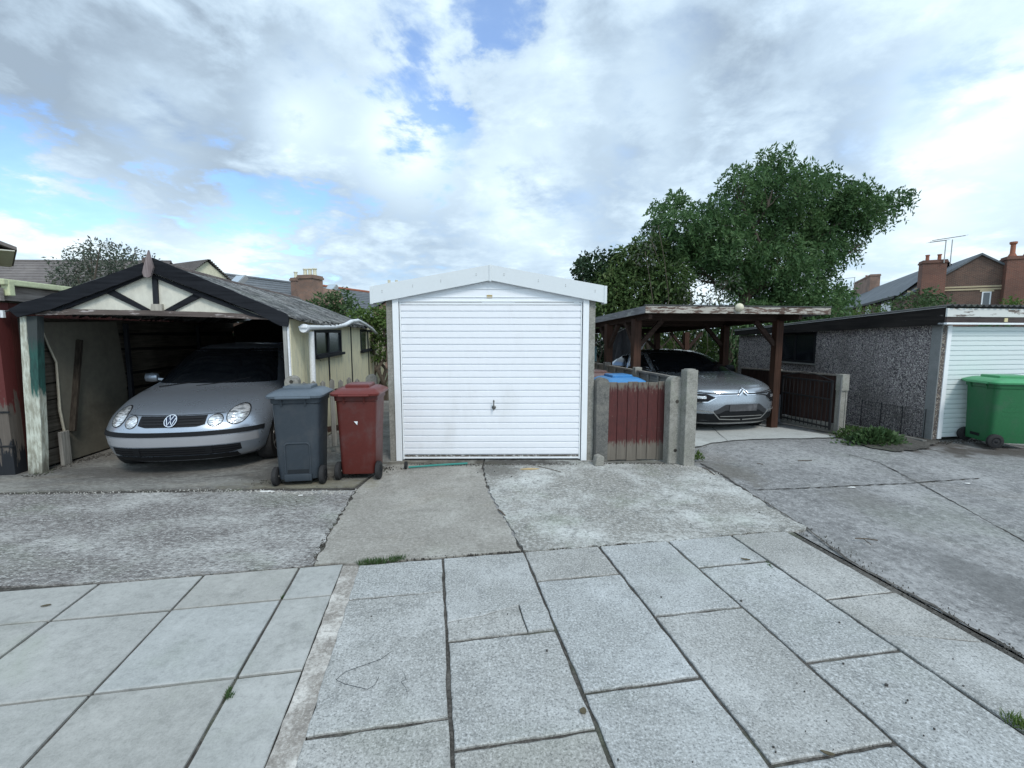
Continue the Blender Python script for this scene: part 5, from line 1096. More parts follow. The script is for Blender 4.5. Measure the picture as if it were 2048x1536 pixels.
M['leaf_mid'] = leafmat('leaf_mid', [(.035, .08, .028), (.06, .11, .04), (.09, .13, .055)], .2)
# ---- big feathery tree behind the carport
TY = 15.5
t = thing('feathery_tree', 'tall spreading tree with feathery dark green leaves behind the carport', 'tree', (at(1500, 640, TY).x, TY, -.5))
o_ = Vector(t.location)
crown = [(1545, 322, 32), (1578, 345, 26), (1525, 352, 30), (1492, 362, 40), (1470, 345, 16), (1560, 388, 52), (1610, 362, 40), (1640, 355, 20), (1665, 385, 42), (1700, 392, 34), (1728, 372, 22), (1722, 418, 34), (1745, 430, 22), (1778, 408, 26), (1796, 392, 18), (1690, 440, 44), (1640, 430, 52), (1590, 448, 58), (1530, 432, 58), (1478, 412, 44), (1450, 440, 42), (1425, 405, 20),
         (1500, 495, 62), (1440, 490, 52), (1570, 520, 64), (1630, 500, 46), (1655, 478, 34), (1700, 478, 20), (1698, 505, 15), (1335, 405, 26), (1358, 398, 18), (1330, 435, 30), (1368, 450, 48), (1400, 430, 30), (1400, 488, 46), (1350, 490, 38), (1312, 462, 18), (1298, 486, 16), (1425, 520, 36), (1372, 518, 28), (1470, 545, 42), (1530, 572, 58), (1595, 572, 50), (1640, 545, 26), (1665, 520, 18), (1650, 598, 34), (1590, 618, 44), (1530, 618, 34), (1665, 570, 18), (1690, 605, 20), (1560, 300, 14)]
bl_ = foliage_blobs(crown, TY, .8, 1.15, 1.0)
bl_ = [((c[0]-o_.x, c[1]-o_.y, c[2]-o_.z), r, k) for c, r, k in bl_]
P_, D_ = blob_points([(c, (r[0]*.9, r[1]*.9, r[2]*.78), k) for c, r, k in bl_], 430, .6); print('sprays', len(P_))
quads_obj('crown', sprays(P_, D_, 10, .36, .15, .058, .75), M['leaf_robinia'], t)
mb = MB(); base = Vector((0, 0, 0)); fork = Vector(at(1490, 592, TY))-o_; limb(mb, (.05, 0, 0), fork, .26, .20, 1, wob=.02, seg=12)
tg = [(1400, 560), (1350, 470), (1470, 440), (1545, 380), (1600, 430), (1680, 430), (1560, 520), (1640, 500), (1440, 500), (1775, 415), (1490, 370), (1600, 360), (1380, 545), (1720, 490)]
for k, (u, v) in enumerate(tg):
    e = Vector(at(u, v, TY+rng.uniform(-.7, .7)))-o_; m_ = limb(mb, fork+Vector((0, 0, -.1*(k % 3))), e, .085, .022, k+5, wob=.10)
    for j in range(6):
        b2 = e+Vector((rng.uniform(-.45, .35), rng.uniform(-.5, .5), rng.uniform(-.3, .2))); limb(mb, m_[4 if j % 2 else 5], b2, .022, .006, k*9+j, 4, .1, 5)
mb.build('trunk', M['bark'], t, smooth=True)
mb = MB(); tw = Vector(at(1357, 358, TY))-o_; 
# ---- tree / shrub builder
def bush(name, label, cat, px, Y, m, dens, L, Wd, base=None, sq=.9, droop=.3, shell=.6, spr=0, sl=.2, group=None, jy=.5, z0=-.4, depth=1.0, trunk_r=.08):
    cx = sum(p[0] for p in px)/len(px); c = at(cx, 640, Y); t = thing(name, label, cat, (c.x, Y, z0), 0, group); o = Vector(t.location)
    bl = [((c_[0]-o.x, c_[1]-o.y, c_[2]-o.z), r, k) for c_, r, k in foliage_blobs(px, Y, sq, depth, jy)]
    P, D = blob_points(bl, dens, shell); k = P[:, 2] > 0; P, D = P[k], D[k]
    V = sprays(P, D, spr, sl, L, Wd, droop) if spr else leaves_at(P, D, L, Wd, droop, .8)
    quads_obj('crown' if cat == 'tree' else 'foliage', V, m, t)
    mb = MB()
    for i, (c_, r, kk) in enumerate(bl[:14]):
        limb(mb, (0.1*math.sin(i), .1*math.cos(i), 0), (c_[0], c_[1], c_[2]+r[2]*.3), trunk_r*(1 if i < 3 else .5), .008, i+3, 5, .07, 6)
    mb.build('trunk' if cat == 'tree' else 'stem', M['bark'], t, smooth=True); return t
bush('broadleaf_tree', 'bushy olive-green broadleaf tree between white garage and feathery tree', 'tree', [(1255, 520, 34), (1300, 525, 44), (1340, 560, 42), (1280, 580, 55), (1230, 580, 45), (1330, 610, 46), (1220, 625, 45), (1285, 635, 45), (1360, 600, 22), (1235, 545, 32), (1310, 492, 22), (1278, 495, 18)], 14.3, M['leaf_bush'], 2600, .17, .075, droop=.7, shell=.6)
bush('small_tree', 'small rounded dark tree showing above the right end of the white garage roof', 'tree', [(1185, 530, 30), (1165, 540, 22), (1200, 555, 30), (1175, 565, 26), (1215, 525, 22), (1205, 600, 40), (1165, 530, 12)], 15, M['leaf_dark'], 1700, .15, .09, shell=.6)
bush('wispy_branches', 'thin drooping pale-leaved branches between broadleaf tree and feathery tree', 'shrub', [(1300, 480, 20, .5), (1290, 510, 26, .5), (1316, 455, 14, .4), (1380, 590, 34, .6), (1430, 590, 26, .6), (1455, 570, 22, .5), (1400, 620, 36, .7)], 13.6, M['leaf_purple'], 800, .13, .05, droop=.9, trunk_r=.012)
bush('loose_shrub', 'airy shrub with reddish-green leaves behind left end of the timber garage', 'shrub', [(165, 510, 26, .6), (200, 505, 30, .7), (235, 510, 26, .7), (150, 545, 36), (200, 545, 42), (250, 540, 40), (285, 530, 28, .6), (130, 560, 28), (180, 500, 20, .5), (270, 510, 18, .5), (220, 590, 50)], 10.5, M['leaf_purple'], 3200, .085, .035, droop=.2)
bush('garden_shrub', 'mid-green shrub behind the corrugated roof in front of brick chimney', 'shrub', [(650, 605, 22), (680, 600, 26), (700, 618, 22), (630, 618, 20), (672, 632, 30)], 15, M['leaf_mid'], 1900, .13, .07, jy=.3)
bush('ivy_bank', 'bright yellow-green ivy bank beside the left end of white garage', 'shrub', [(715, 635, 20), (745, 632, 22), (770, 632, 22), (735, 650, 22), (765, 660, 24), (790, 640, 25), (760, 690, 34)], 11.5, M['leaf_bright'], 4200, .08, .06, jy=.2, shell=.4)
bush('rose_bush', 'tall garden bush in front of the brick terrace gable', 'shrub', [(1800, 610, 22, .7), (1835, 600, 24, .8), (1860, 595, 22), (1885, 610, 20), (1770, 618, 18, .7), (1850, 625, 30)], 16, M['leaf_mid'], 1300, .12, .07)
bush('low_bush', 'small bright bush below the brick terrace windows', 'shrub', [(1725, 628, 14), (1745, 622, 12), (1700, 634, 14), (1712, 645, 18), (1765, 628, 10)], 18, M['leaf_bright'], 1500, .12, .08)
bush('low_bush', 'small bright bush near the right edge above the garage roof', 'shrub', [(2018, 605, 12), (2035, 610, 12), (2020, 625, 20)], 16, M['leaf_bright'], 1500, .12, .08)
bush('yellow_bush', 'yellow-green leafy bush behind the parked crossover car', 'shrub', [(1300, 690, 24), (1330, 682, 22), (1360, 684, 22), (1345, 700, 26), (1395, 670, 18), (1405, 690, 22), (1420, 700, 22), (1290, 715, 26)], 15.5, M['leaf_bright'], 1700, .12, .06, z0=-.6)
bush('climber', 'mixed climbing plant between carport posts and the pebbledashed garage', 'shrub', [(1470, 665, 14), (1462, 690, 18), (1475, 715, 20), (1450, 720, 20), (1468, 645, 12)], 13.5, M['leaf_mid'], 1500, .11, .06, z0=-.6)
def hedge(name, label, u0, u1, v0, Y, m, dens, L, Wd, dep=1.2, z0=-.6, seed=1):
    a, b = at(u0, v0, Y), at(u1, v0, Y); t = thing(name, label, 'hedge', ((a.x+b.x)/2, Y, z0)); w_ = (b.x-a.x)/2; h = a.z-z0; n = int(dens*w_*2*h)
    x = rng.uniform(-w_, w_, n); top = h*(.88+.08*np.sin(x*1.3+seed)+.05*np.sin(x*3.7)+.04*np.sin(x*9)); z = top*rng.random(n)**.8; y = rng.uniform(-dep/2, dep/2, n)+.3*np.sin(x*2+z*3)
    P = np.stack([x, y, z], 1); D = np.stack([rng.normal(0, .3, n), -np.ones(n), rng.uniform(-.2, .8, n)], 1); quads_obj('foliage', leaves_at(P, D, L, Wd, .1, .7), m, t)
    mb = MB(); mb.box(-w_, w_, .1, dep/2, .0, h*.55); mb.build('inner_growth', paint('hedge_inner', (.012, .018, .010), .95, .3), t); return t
hedge('tall_hedge', 'dark evergreen hedge closing the garden behind the carport', 1120, 1720, 648, 19, M['leaf_dark'], 300, .22, .13, seed=2)
hedge('garden_hedge', 'ragged dark hedge behind the left garages below the rooftops', 0, 1120, 650, 22, M['leaf_dark'], 120, .26, .16, seed=5)
hedge('far_hedge', 'overgrown hedge at the foot of the brick terrace', 1700, 2300, 645, 26, M['leaf_mid'], 80, .3, .18, seed=8)
bush('holly_tree', 'dark lower tree under the feathery crown', 'tree', [(1560, 610, 40), (1610, 620, 40), (1650, 615, 36), (1500, 640, 45), (1450, 640, 45), (1570, 650, 50), (1640, 650, 40), (1680, 590, 18), (1700, 580, 12)], 14.5, M['leaf_robinia'], 1700, .15, .07, droop=.4)
# weeds and grass
def weeds(name, label, px, m, L, Wd, n, h, cat='weeds', seed=1, kind=None, z=0):
    c = G(px[0], px[1], z); t = None; rr_ = px[2]
    u = rng.normal(0, .5, (n, 2)); P = np.stack([u[:, 0]*rr_, u[:, 1]*rr_*.6, rng.random(n)*h*np.exp(-(u**2).sum(1)*.7)], 1); D = np.stack([u[:, 0], u[:, 1], rng.uniform(.2, 1.2, n)], 1)
    V = leaves_at(P, D, L, Wd, 0, .4); me = bpy.data.meshes.new(name); me.from_pydata(V.reshape(-1, 3).tolist(), [], (np.arange(n*4).reshape(-1, 4)).tolist()); me.materials.append(m)
    o = bpy.data.objects.new(name, me); S.collection.objects.link(o); o.location = (c.x, c.y, z+.003); return tag(o, label, cat, kind=kind)
weeds('weed_clump', 'leafy green weed clump in the soil beside pebbledashed garage', (1752, 893, .34), M['leaf_mid'], .075, .05, 900, .26, z=-.05)
weeds('weed_clump', 'thin reddish weeds at the foot of the slim gate post', (1705, 878, .26), M['leaf_bush'], .06, .03, 420, .20, z=-.05)
weeds('weed_clump', 'small bright weed at foot of the tall square post', (1394, 920, .07), M['leaf_bright'], .04, .02, 130, .10)
def grass(label, pts, n, h, m='leaf_mid', sp=.012):
    P = []; pts = [G(*p) for p in pts]
    for i in range(n):
        k = rng.integers(0, len(pts)-1); q = pts[k].lerp(pts[k+1], rng.random()); P.append((q.x+rng.normal(0, sp), q.y+rng.normal(0, sp), -.012))
    P = np.array(P); D = np.tile([0, 0, 1.0], (n, 1)); V = leaves_at(P, D, h, .006, 0, .45); me = bpy.data.meshes.new('grass_tuft'); me.from_pydata(V.reshape(-1, 3).tolist(), [], (np.arange(n*4).reshape(-1, 4)).tolist()); me.materials.append(M[m])
    o = bpy.data.objects.new('grass_tuft', me); S.collection.objects.link(o); tag(o, label, 'grass')
grass('long low tuft of grass along the top edge of flags', [(718, 1127), (760, 1124), (805, 1117)], 420, .045, sp=.014)
grass('tiny grass tuft in a joint of the smooth left flags', [(456, 1398), (460, 1378)], 90, .03, sp=.006)
grass('tuft of yellowish grass in joint at right edge', [(2020, 1440), (2048, 1452), (2080, 1470)], 160, .05, 'leaf_bright', sp=.016)
grass('scrap of moss in joint near the third flag row', [(562, 1194), (566, 1190)], 30, .016, sp=.004)
grass('green scrap of grass between two right-hand flags', [(1534, 1124), (1545, 1136)], 40, .02, sp=.004)

# ================================================================ houses behind
def gablehouse(name, label, F_, x0, x1, y0, y1, ze, zr, wall, roofm, windows=(), group=None, cat='house', eave=.25, courses=.0):
    """ridge runs along local x; walls y0 (front) .. y1"""
    t = thing(name, label, cat, F_.o, F_.rz, group); mb = MB(); ym = (y0+y1)/2
    mb.prism([(x0, y0, -1), (x0, y1, -1), (x0, y1, ze), (x0, ym, zr-.02), (x0, y0, ze)], (x1-x0, 0, 0)); mb.build('wall', wall, t)
    for sy, nm in ((y0, -1), (y1, 1)):
        sl = (zr-ze)/abs(ym-sy); yo = sy+nm*eave; zo = ze-sl*eave; mb = MB(); L = math.hypot(ym-yo, zr-zo); n = max(1, int(L/.32)) if courses else 1
        for i in range(n):
            a, b = i/n, (i+1)/n; up = Vector((0, -(zr-zo)*(1 if nm > 0 else -1)*-1, abs(ym-yo))).normalized()
            p0 = Vector((0, yo+(ym-yo)*a, zo+(zr-zo)*a+.06+(courses if courses else 0))); p1 = Vector((0, yo+(ym-yo)*b, zo+(zr-zo)*b+.06))
            mb.quad((x0-.12, p0.y, p0.z), (x1+.12, p0.y, p0.z), (x1+.12, p1.y, p1.z), (x0-.12, p1.y, p1.z)); mb.quad((x0-.12, p0.y, p0.z), (x1+.12, p0.y, p0.z), (x1+.12, p0.y, p0.z-.05-courses), (x0-.12, p0.y, p0.z-.05-courses))
        mb.build('roof', roofm, t)
    mb = MB(); mb.tube([(x0-.1, ym, zr+.07), (x1+.1, ym, zr+.07)], .09, 8); mb.build('ridge', roofm, t)
    mb = MB(); mb.tube([(x0-.1, y0-eave-.03, ze-(zr-ze)/abs(ym-y0)*eave), (x1+.1, y0-eave-.03, ze-(zr-ze)/abs(ym-y0)*eave)], .06, 8); mb.build('gutter', M['trim'], t)
    for (wx, wz, ww, wh) in windows: sash(t, wx, y0, wz, ww, wh)
    return t
def sash(t, wx, y, wz, ww, wh, head=True):
    mb = MB(); b = .07; mb.box(wx, wx+b, y-.03, y+.02, wz, wz+wh); mb.box(wx+ww-b, wx+ww, y-.03, y+.02, wz, wz+wh); mb.box(wx+b, wx+ww-b, y-.028, y+.02, wz+wh-b, wz+wh); mb.box(wx+b, wx+ww-b, y-.028, y+.02, wz, wz+b); mb.box(wx+b, wx+ww-b, y-.026, y+.02, wz+wh*.48, wz+wh*.48+b)
    wf = mb.build('window', M['white_upvc'], t); mb = MB(); mb.box(wx+b, wx+ww-b, y-.012, y-.004, wz+b, wz+wh-b); mb.build('pane', M['pane_grey'], wf)
    if head: mb = MB(); mb.box(wx-.12, wx+ww+.12, y-.035, y+.01, wz+wh, wz+wh+.18); mb.box(wx-.08, wx+ww+.08, y-.08, y+.01, wz-.1, wz); mb.build('sill', M['buff'], wf)
def chimney(t, x, y, z0, z1, w_, d_, m, pots=2, pm='terracotta', horiz=True, cowl=False):
    mb = MB(); mb.box(x-w_/2, x+w_/2, y-d_/2, y+d_/2, z0, z1-.22); mb.box(x-w_/2-.06, x+w_/2+.06, y-d_/2-.06, y+d_/2+.06, z1-.22, z1-.1); mb.box(x-w_/2-.02, x+w_/2+.02, y-d_/2-.02, y+d_/2+.02, z1-.1, z1); c = mb.build('chimney', m, t)
    for k in range(pots):
        px_ = x-w_/2+w_*(k+.5)/pots; mb = MB(); prof = [(.13, 0), (.11, .1), (.105, .35), (.14, .38), (.13, .44), (.10, .44)] if not cowl else [(.26, 0), (.14, .25), (.13, .8), (.2, .88), (.2, 1.0), (.16, 1.0)]
        mb.lathe(prof, (px_, y, z1-.01), 'Z', 12); mb.build('chimney_pot', M[pm], c, smooth=True)
    return c
def antenna(label, u, v0, v1, Y, arm, slope=.12):
    p, q = at(u, v0, Y), at(u, v1, Y); t = thing('tv_antenna', label, 'tv antenna', (p.x, Y, p.z)); h = q.z-p.z
    mb = MB(); mb.tube([(0, 0, -.4), (.0, 0, h)], .035, 6); mb.build('mast', M['galv'], t)
    mb = MB(); a0 = at(arm[0], arm[1], Y)-p; a1 = at(arm[2], arm[3], Y)-p; mb.tube([a0, a1], .028, 6)
    for k in range(9): c = a0.lerp(a1, (k+.5)/9); mb.tube([c+Vector((0, -.35, 0)), c+Vector((0, .35, 0))], .010, 4)
    mb.build('boom', M['galv'], t)
# right: brick terrace; gable end faces the camera
GY = 34.0
TF = Frame((at(1840, 600, GY).x, GY, 0), -28)    # local x along the gable face
def gz(v, Y): return at(1900, v, Y).z
zp, zc = at(1965, 505, GY+2).z, at(1842, 582, GY).z
t = thing('gable_house', 'brick gable-end house with buff string course at right edge', 'house', TF.o, TF.rz)
pk = TF.hy(1963, 506, 0); lft = TF.hy(1812, 590, 0); rgt = TF.hy(2115, 560, 0); cl_ = lft
mb = MB(); mb.prism([(lft.x, 0, -1), (rgt.x+3, 0, -1), (rgt.x+3, 0, pk.z-.05-(pk.z-TF.hy(2060, 552, 0).z)*(rgt.x+3-pk.x)/(TF.hy(2060, 552, 0).x-pk.x)), (pk.x, 0, pk.z-.05), (lft.x, 0, lft.z-.05)], (0, 9, 0)); mb.build('wall', M['brick'], t)
mb = MB(); rr0 = TF.hy(2060, 552, 0)
sl_ = (pk.z-cl_.z)/(pk.x-cl_.x)
for (xa, za, xb, zb2) in ((lft.x-.3, pk.z-sl_*(pk.x-lft.x+.3), pk.x, pk.z), (pk.x, pk.z, pk.x+(pk.x-lft.x), pk.z-(pk.z-rr0.z)*(pk.x-lft.x)/(rr0.x-pk.x))):
    mb.quad((xa, -.15, za), (xb, -.15, zb2), (xb, 9, zb2), (xa, 9, za)); mb.quad((xa, -.15, za-.14), (xb, -.15, zb2-.14), (xb, -.15, zb2), (xa, -.15, za))
mb.build('roof', M['slate'], t)
mb = MB()
for v0, v1 in ((579.5, 576.5), (584.8, 582.3)):
    a, b = TF.hy(1815+(584-v0)*1.5, v0, 0), TF.hy(1815, v1, 0); zz0 = a.z; hh_ = .11; mb.box(lft.x+.05+(.4 if v0 < 582 else 0), rgt.x+3, -.05, -.004, zz0, zz0+hh_)
mb.build('string_course', M['buff'], t)
wv = TF.hy(1961, 613, 0); w2 = TF.hy(1983, 583, 0); sash(t, wv.x, 0, wv.z-1.0, w2.x-wv.x, w2.z-wv.z+1.0)
c0 = TF.hy(1842, 545, -.4); c1 = TF.hy(1896, 524, -.4); ctop = TF.hy(1868, 520, -.4).z
chimney(t, (c0.x+c1.x)/2, -.0, c0.z-1.6, ctop, c1.x-c0.x-.1, 1.0, M['brick_red'], 2)
c2 = TF.hy(2022, 522, -.4); chimney(t, c2.x+.9, -.0, c2.z-3.2, TF.hy(2030, 512, -.4).z, 2.2, 1.0, M['brick_red'], 3, cowl=True)
# receding terrace range to the left of it
va = at(1799, 590, GY+2); vb = at(1676, 611, 62.0); ang = math.degrees(math.atan2(vb.y-va.y, vb.x-va.x)); RF_ = Frame((va.x, va.y, 0), ang)
Lr = math.hypot(vb.x-va.x, vb.y-va.y); t = thing('terrace_house', 'long slate-roofed brick terrace receding behind the garages at right', 'house', RF_.o, RF_.rz)
ze = va.z; ra = RF_.hy(1842, 540, -3.2); zr_ = ra.z
mb = MB(); mb.box(.5, Lr+14, -6.4, -.02, -1, ze); mb.build('wall', M['brick'], t)
mb = MB(); mb.quad((-1, .3, ze-.1), (Lr+14, .3, ze-.1), (Lr+14, -3.2, zr_), (2.2, -3.2, zr_)); mb.quad((5, -6.7, ze-.1), (Lr+14, -6.7, ze-.1), (Lr+14, -3.2, zr_), (2.2, -3.2, zr_)); mb.build('roof', M['slate'], t)
mb = MB(); mb.box(-.5, Lr+14, .30, .42, ze-.25, ze-.06); mb.build('gutter', M['trim'], t)
for (u, v0, v1, du) in ((1764, 604, 628, 20), (1733, 610, 634, 9), (1718, 612, 628, 5), (1693, 621, 638, 9), (1660, 624, 640, 8)):
    a, b, c = RF_.hy(u, v0, 0), RF_.hy(u+du, v0, 0), RF_.hy(u, v1, 0); xa, xb = min(a.x, b.x), max(a.x, b.x)
    mb = MB(); mb.box(xa, xb, .0, .04, c.z, a.z); wf = mb.build('window', M['white_upvc'], t); mb = MB(); mb.box(xa+.12, xb-.12, .041, .05, c.z+.12, a.z-.12); mb.build('pane', M['pane_grey'], wf)
cc = RF_.hy(1712, 575, -3.2); cd = RF_.hy(1754, 575, -3.2)
chimney(t, (cc.x+cd.x)/2, -3.2, zr_-2.5, RF_.hy(1733, 557, -3.2).z, abs(cc.x-cd.x)*.8, 1.0, M['brick_old'], 1)
antenna('long tv aerial pointing right above the brick gable', 1901, 520, 479, GY, (1865, 481, 1931, 471)); antenna('shorter tv aerial just left of the longer one', 1889, 514, 481, GY-1, (1860, 484.5, 1893, 480.5)); antenna('small tv aerial above the far brick chimney', 1709, 562, 555, 55, (1690, 557, 1709, 555))
# left: brown tiled house with cream gable
M['brown_tile'] = stone('brown_tile', (.15, .135, .13), (.09, .08, .08), (.21, .19, .18), speck=12, samt=.2, patch=.7, pamt=.6, bmp=.1, grit=5)
HF = Frame((at(418, 560, 24).x, 24, 0), 0)
pk = at(415, 519, 24+3.2); t = thing('cream_gable_house', 'house with brown tiled roof and cream gable behind timber garage', 'house', HF.o, -28)
HF = Frame(HF.o, -28)
# ridge runs left; gable end faces right/camera
rp = HF.hx(415, 519, 0); zr_ = rp.z; ym = rp.y; el = HF.hx(455, 557, 0); half = abs(el.y-ym); ze = el.z
mb = MB(); mb.prism([(-.05, ym-half, -1), (-.05, ym+half, -1), (-.05, ym+half, ze), (-.05, ym, zr_-.1), (-.05, ym-half, ze)], (-.3, 0, 0)); mb.build('gable_wall', M['cream'], t)
mb = MB(); n = 14
for s_ in (-1, 1):
    for i in range(n):
        a, b = i/n, (i+1)/n; yo = ym+s_*(half+.3); zo = ze-.3*(zr_-ze)/half; ya_, yb2 = yo+(ym-yo)*a, yo+(ym-yo)*b; z_a, z_b = zo+(zr_-zo)*a+.07, zo+(zr_-zo)*b
        mb.quad((.15, ya_, z_a), (-24, ya_, z_a), (-24, yb2, z_b), (.15, yb2, z_b)); mb.quad((.15, ya_, z_a), (-24, ya_, z_a), (-24, ya_, z_a-.09), (.15, ya_, z_a-.09))
mb.build('roof', M['brown_tile'], t)
mb = MB(); mb.box(-24, -.36, ym-half+.05, ym+half-.05, -1, ze); mb.build('wall', M['brick_old'], t)
# long low brown roof further left, and the eave corner nearest
HB = Frame((at(0, 520, 30).x-14, 30, 0), 2.0)
gablehouse('brown_roof_house', 'long low house with brown tiled roof at far left behind gutter', HB, 0, 21.5, 0, 8, at(100, 612, 30).z, at(100, 522, 34).z, M['brick_old'], M['brown_tile'], courses=.05)
NF = Frame((at(33, 490, 17).x, 17, 0), 48)
t = thing('eave_house', 'house corner whose dark eave pokes in at the left edge', 'house', NF.o, NF.rz); z = at(20, 494, 17).z
mb = MB(); mb.prism([(0, 0, z), (-3.2, 0, z+1.35), (-6.4, 0, z), (-6.4, 0, z-.14), (-3.2, 0, z+1.2), (0, 0, z-.12)], (0, 6, 0)); mb.build('roof', M['brown_tile'], t)
mb = MB(); mb.prism([(-.55, .3, -1), (-.55, .3, z+.08), (-3.2, .3, z+1.15), (-5.85, .3, z+.08), (-5.85, .3, -1)], (0, 5.4, 0)); mb.build('wall', M['cream'], t)
mb = MB(); mb.box(-.54, -.06, .02, 5.9, z-.16, z-.125); mb.build('soffit', M['white_board'], t)
# middle: two grey slate houses with chimney and cross gable
KF = Frame((at(455, 600, 30).x, 30, 0), -14)
def ridge_slab(name, label, F_, pts_ridge, pts_eave, m, thick=.12):
    t = thing(name, label, 'house', F_.o, F_.rz); a, b = [F_.loc(p) for p in pts_ridge]; c, d = [F_.loc(p) for p in pts_eave]
    n = 16; mb = MB()
    for i in range(n):
        s0, s1 = i/n, (i+1)/n; p0, q0 = c.lerp(a, s0)+Vector((0, -.0, .06)), d.lerp(b, s0)+Vector((0, 0, .06)); p1, q1 = c.lerp(a, s1), d.lerp(b, s1); mb.quad(p0, q0, q1, p1); mb.quad(p0, q0, q0-Vector((0, 0, .08)), p0-Vector((0, 0, .08)))
    bk1, bk2 = a+(a-c)*Vector((1, 1, -1)), b+(b-d)*Vector((1, 1, -1)); bk1.z, bk2.z = c.z, d.z; mb.quad(a, b, bk2, bk1); mb.build('roof', m, t)
    mb = MB(); mb.tube([a+Vector((0, 0, .05)), b+Vector((0, 0, .05))], .10, 8); mb.build('ridge', M['terracotta'] if 'red ridge' in label else m, t)
    w_ = MB(); lo = [Vector((p.x, p.y, -1)) for p in (c, d, bk2, bk1)]; hi = [c, d, bk2, bk1]; ce = sum(hi, Vector())/4; lo = [Vector((p.x+(ce.x-p.x)*.04, p.y+(ce.y-p.y)*.08, -1)) for p in hi]; hi = [Vector((p.x, p.y, h.z-.15)) for p, h in zip(lo, hi)]
    for i in range(4): k = (i+1) % 4; w_.quad(lo[i], lo[k], hi[k], hi[i])
    w_.quad(hi[0], hi[3], a.lerp(b, .02)-Vector((0, 0, .15))); w_.quad(hi[1], hi[2], b.lerp(a, .02)-Vector((0, 0, .15))); w_.build('wall', M['brick_old'], t); return t
h1 = ridge_slab('slate_house', 'grey slate-roofed house with rooflight just right of cream gable', KF, (at(430, 548, 32), at(625, 572, 36)), (at(380, 640, 27), at(640, 640, 31)), M['slate'])
h2 = ridge_slab('slate_house', 'grey-roofed house with red ridge tiles left of the white garage fascia', KF, (at(632, 571, 38), at(790, 592, 42)), (at(620, 640, 33), at(800, 640, 37)), M['slate'])
def rooflight(t, F_, u, v, Y, w_=.8, h=.9):
    p = F_.loc(at(u, v, Y)); mb = MB(); mb.box(p.x-w_/2, p.x+w_/2, p.y-.15, p.y+.15, p.z-h/2, p.z+h/2, 0, rot=Matrix.Rotation(R(-50), 4, 'X')); o = mb.build('rooflight', M['galv'], t)
    mb = MB(); mb.box(p.x-w_/2+.08, p.x+w_/2-.08, p.y-.17, p.y-.151, p.z-h/2+.08, p.z+h/2-.08, 0, rot=Matrix.Rotation(R(-50), 4, 'X'), org=p); mb.build('pane', glass('roof_glass', (.35, .42, .48), .1), o)
rooflight(h1, KF, 477, 562, 31.0); rooflight(h2, KF, 662, 579, 37.0)
# brick cross gable and stack on the first slate house
p = KF.loc(at(612, 600, 29)); q = KF.loc(at(640, 552, 29)); r_ = KF.loc(at(606, 552, 29))
chimney(h1, (q.x+r_.x)/2, r_.y, -.5, q.z, abs(q.x-r_.x), 1.0, M['brick_old'], 3, 'cream')
mb = MB(); a = KF.loc(at(583, 604, 29.2)); b = KF.loc(at(606, 572, 29.2)); c = KF.loc(at(632, 604, 29.2)); mb.prism([(a.x, a.y, -1), (c.x, a.y, -1), (c.x, a.y, c.z), (b.x+.4, a.y, b.z), (a.x, a.y, a.z)], (0, 3.5, 0)); mb.build('gable_wall', M['brick_old'], h1)
q = KF.loc(at(592, 560, 33)); chimney(h1, q.x, q.y, q.z-1.5, KF.loc(at(592, 556, 33)).z, .5, .5, M['brick_old'], 1, 'cream')
t = thing('brick_outbuilding', 'low brick end wall just left of the white garage fascia', 'building', (at(768, 620, 20).x, 20, 0), -10)
h_ = at(768, 604, 20).z; mb = MB(); mb.prism([(-.5, 0, -1), (1.2, 0, -1), (1.2, 0, h_), (.3, 0, h_+.1), (-.5, 0, h_-.35)], (0, 3, 0)); mb.build('wall', M['brick_old'], t); mb = MB(); mb.prism([(-.65, -.1, h_-.38), (.3, -.1, h_+.14), (1.3, -.1, h_+.14), (1.3, -.1, h_+.2), (.3, -.1, h_+.22), (-.65, -.1, h_-.3)], (0, 3.2, 0)); mb.build('roof', M['slate'], t)
p = at(787, 574, 44); t = thing('chimney_stack', 'distant chimney with two pots above left end of white garage roof', 'chimney', (p.x, 44, 0)); mb = MB(); mb.box(-.9, .9, -.4, .4, 0, at(787, 570, 44).z); mb.build('stack', M['brick_old'], t)
for x in (-.4, .3): mb = MB(); mb.lathe([(.16, 0), (.13, .2), (.14, .45)], (x, 0, at(787, 570, 44).z), 'Z', 10); mb.build('chimney_pot', M['cream'], t)

# ================================================================ folded parasol, cloth, line
PX = at(1242, 740, 12.5); t = thing('folded_parasol', 'large folded dark grey parasol standing behind the lapped fence', 'parasol', (PX.x, 12.5, fall(PX.x, 12.5)))
zt0, zt1 = at(1236, 657, 12.5).z-t.location.z, at(1242, 722, 12.5).z-t.location.z
mb = MB(); seg = 48; rings = []
for k in range(9):
    f = k/8; z = zt0+(zt1-.15-zt0)*f; r = .06+.26*f**.9; rings.append([mb.b.verts.new((r*(1+.38*math.cos(6*a))*math.cos(a)*1.1, r*(1+.38*math.cos(6*a))*math.sin(a)*.8, z-.05*math.cos(6*a)*f)) for a in [2*math.pi*i/seg for i in range(seg)]])
for i in range(8):
    for k in range(seg): mb.b.faces.new((rings[i][k], rings[i][(k+1) % seg], rings[i+1][(k+1) % seg], rings[i+1][k]))
mb.build('canopy', paint('parasol_cloth', (.19, .19, .21), .85, .3, (.05, .05, .06), 4), t, smooth=True, sharp=60)
mb = MB(); mb.tube([(0, 0, 0), (0, 0, zt0+.12)], .025, 8); mb.build('pole', M['galv'], t)
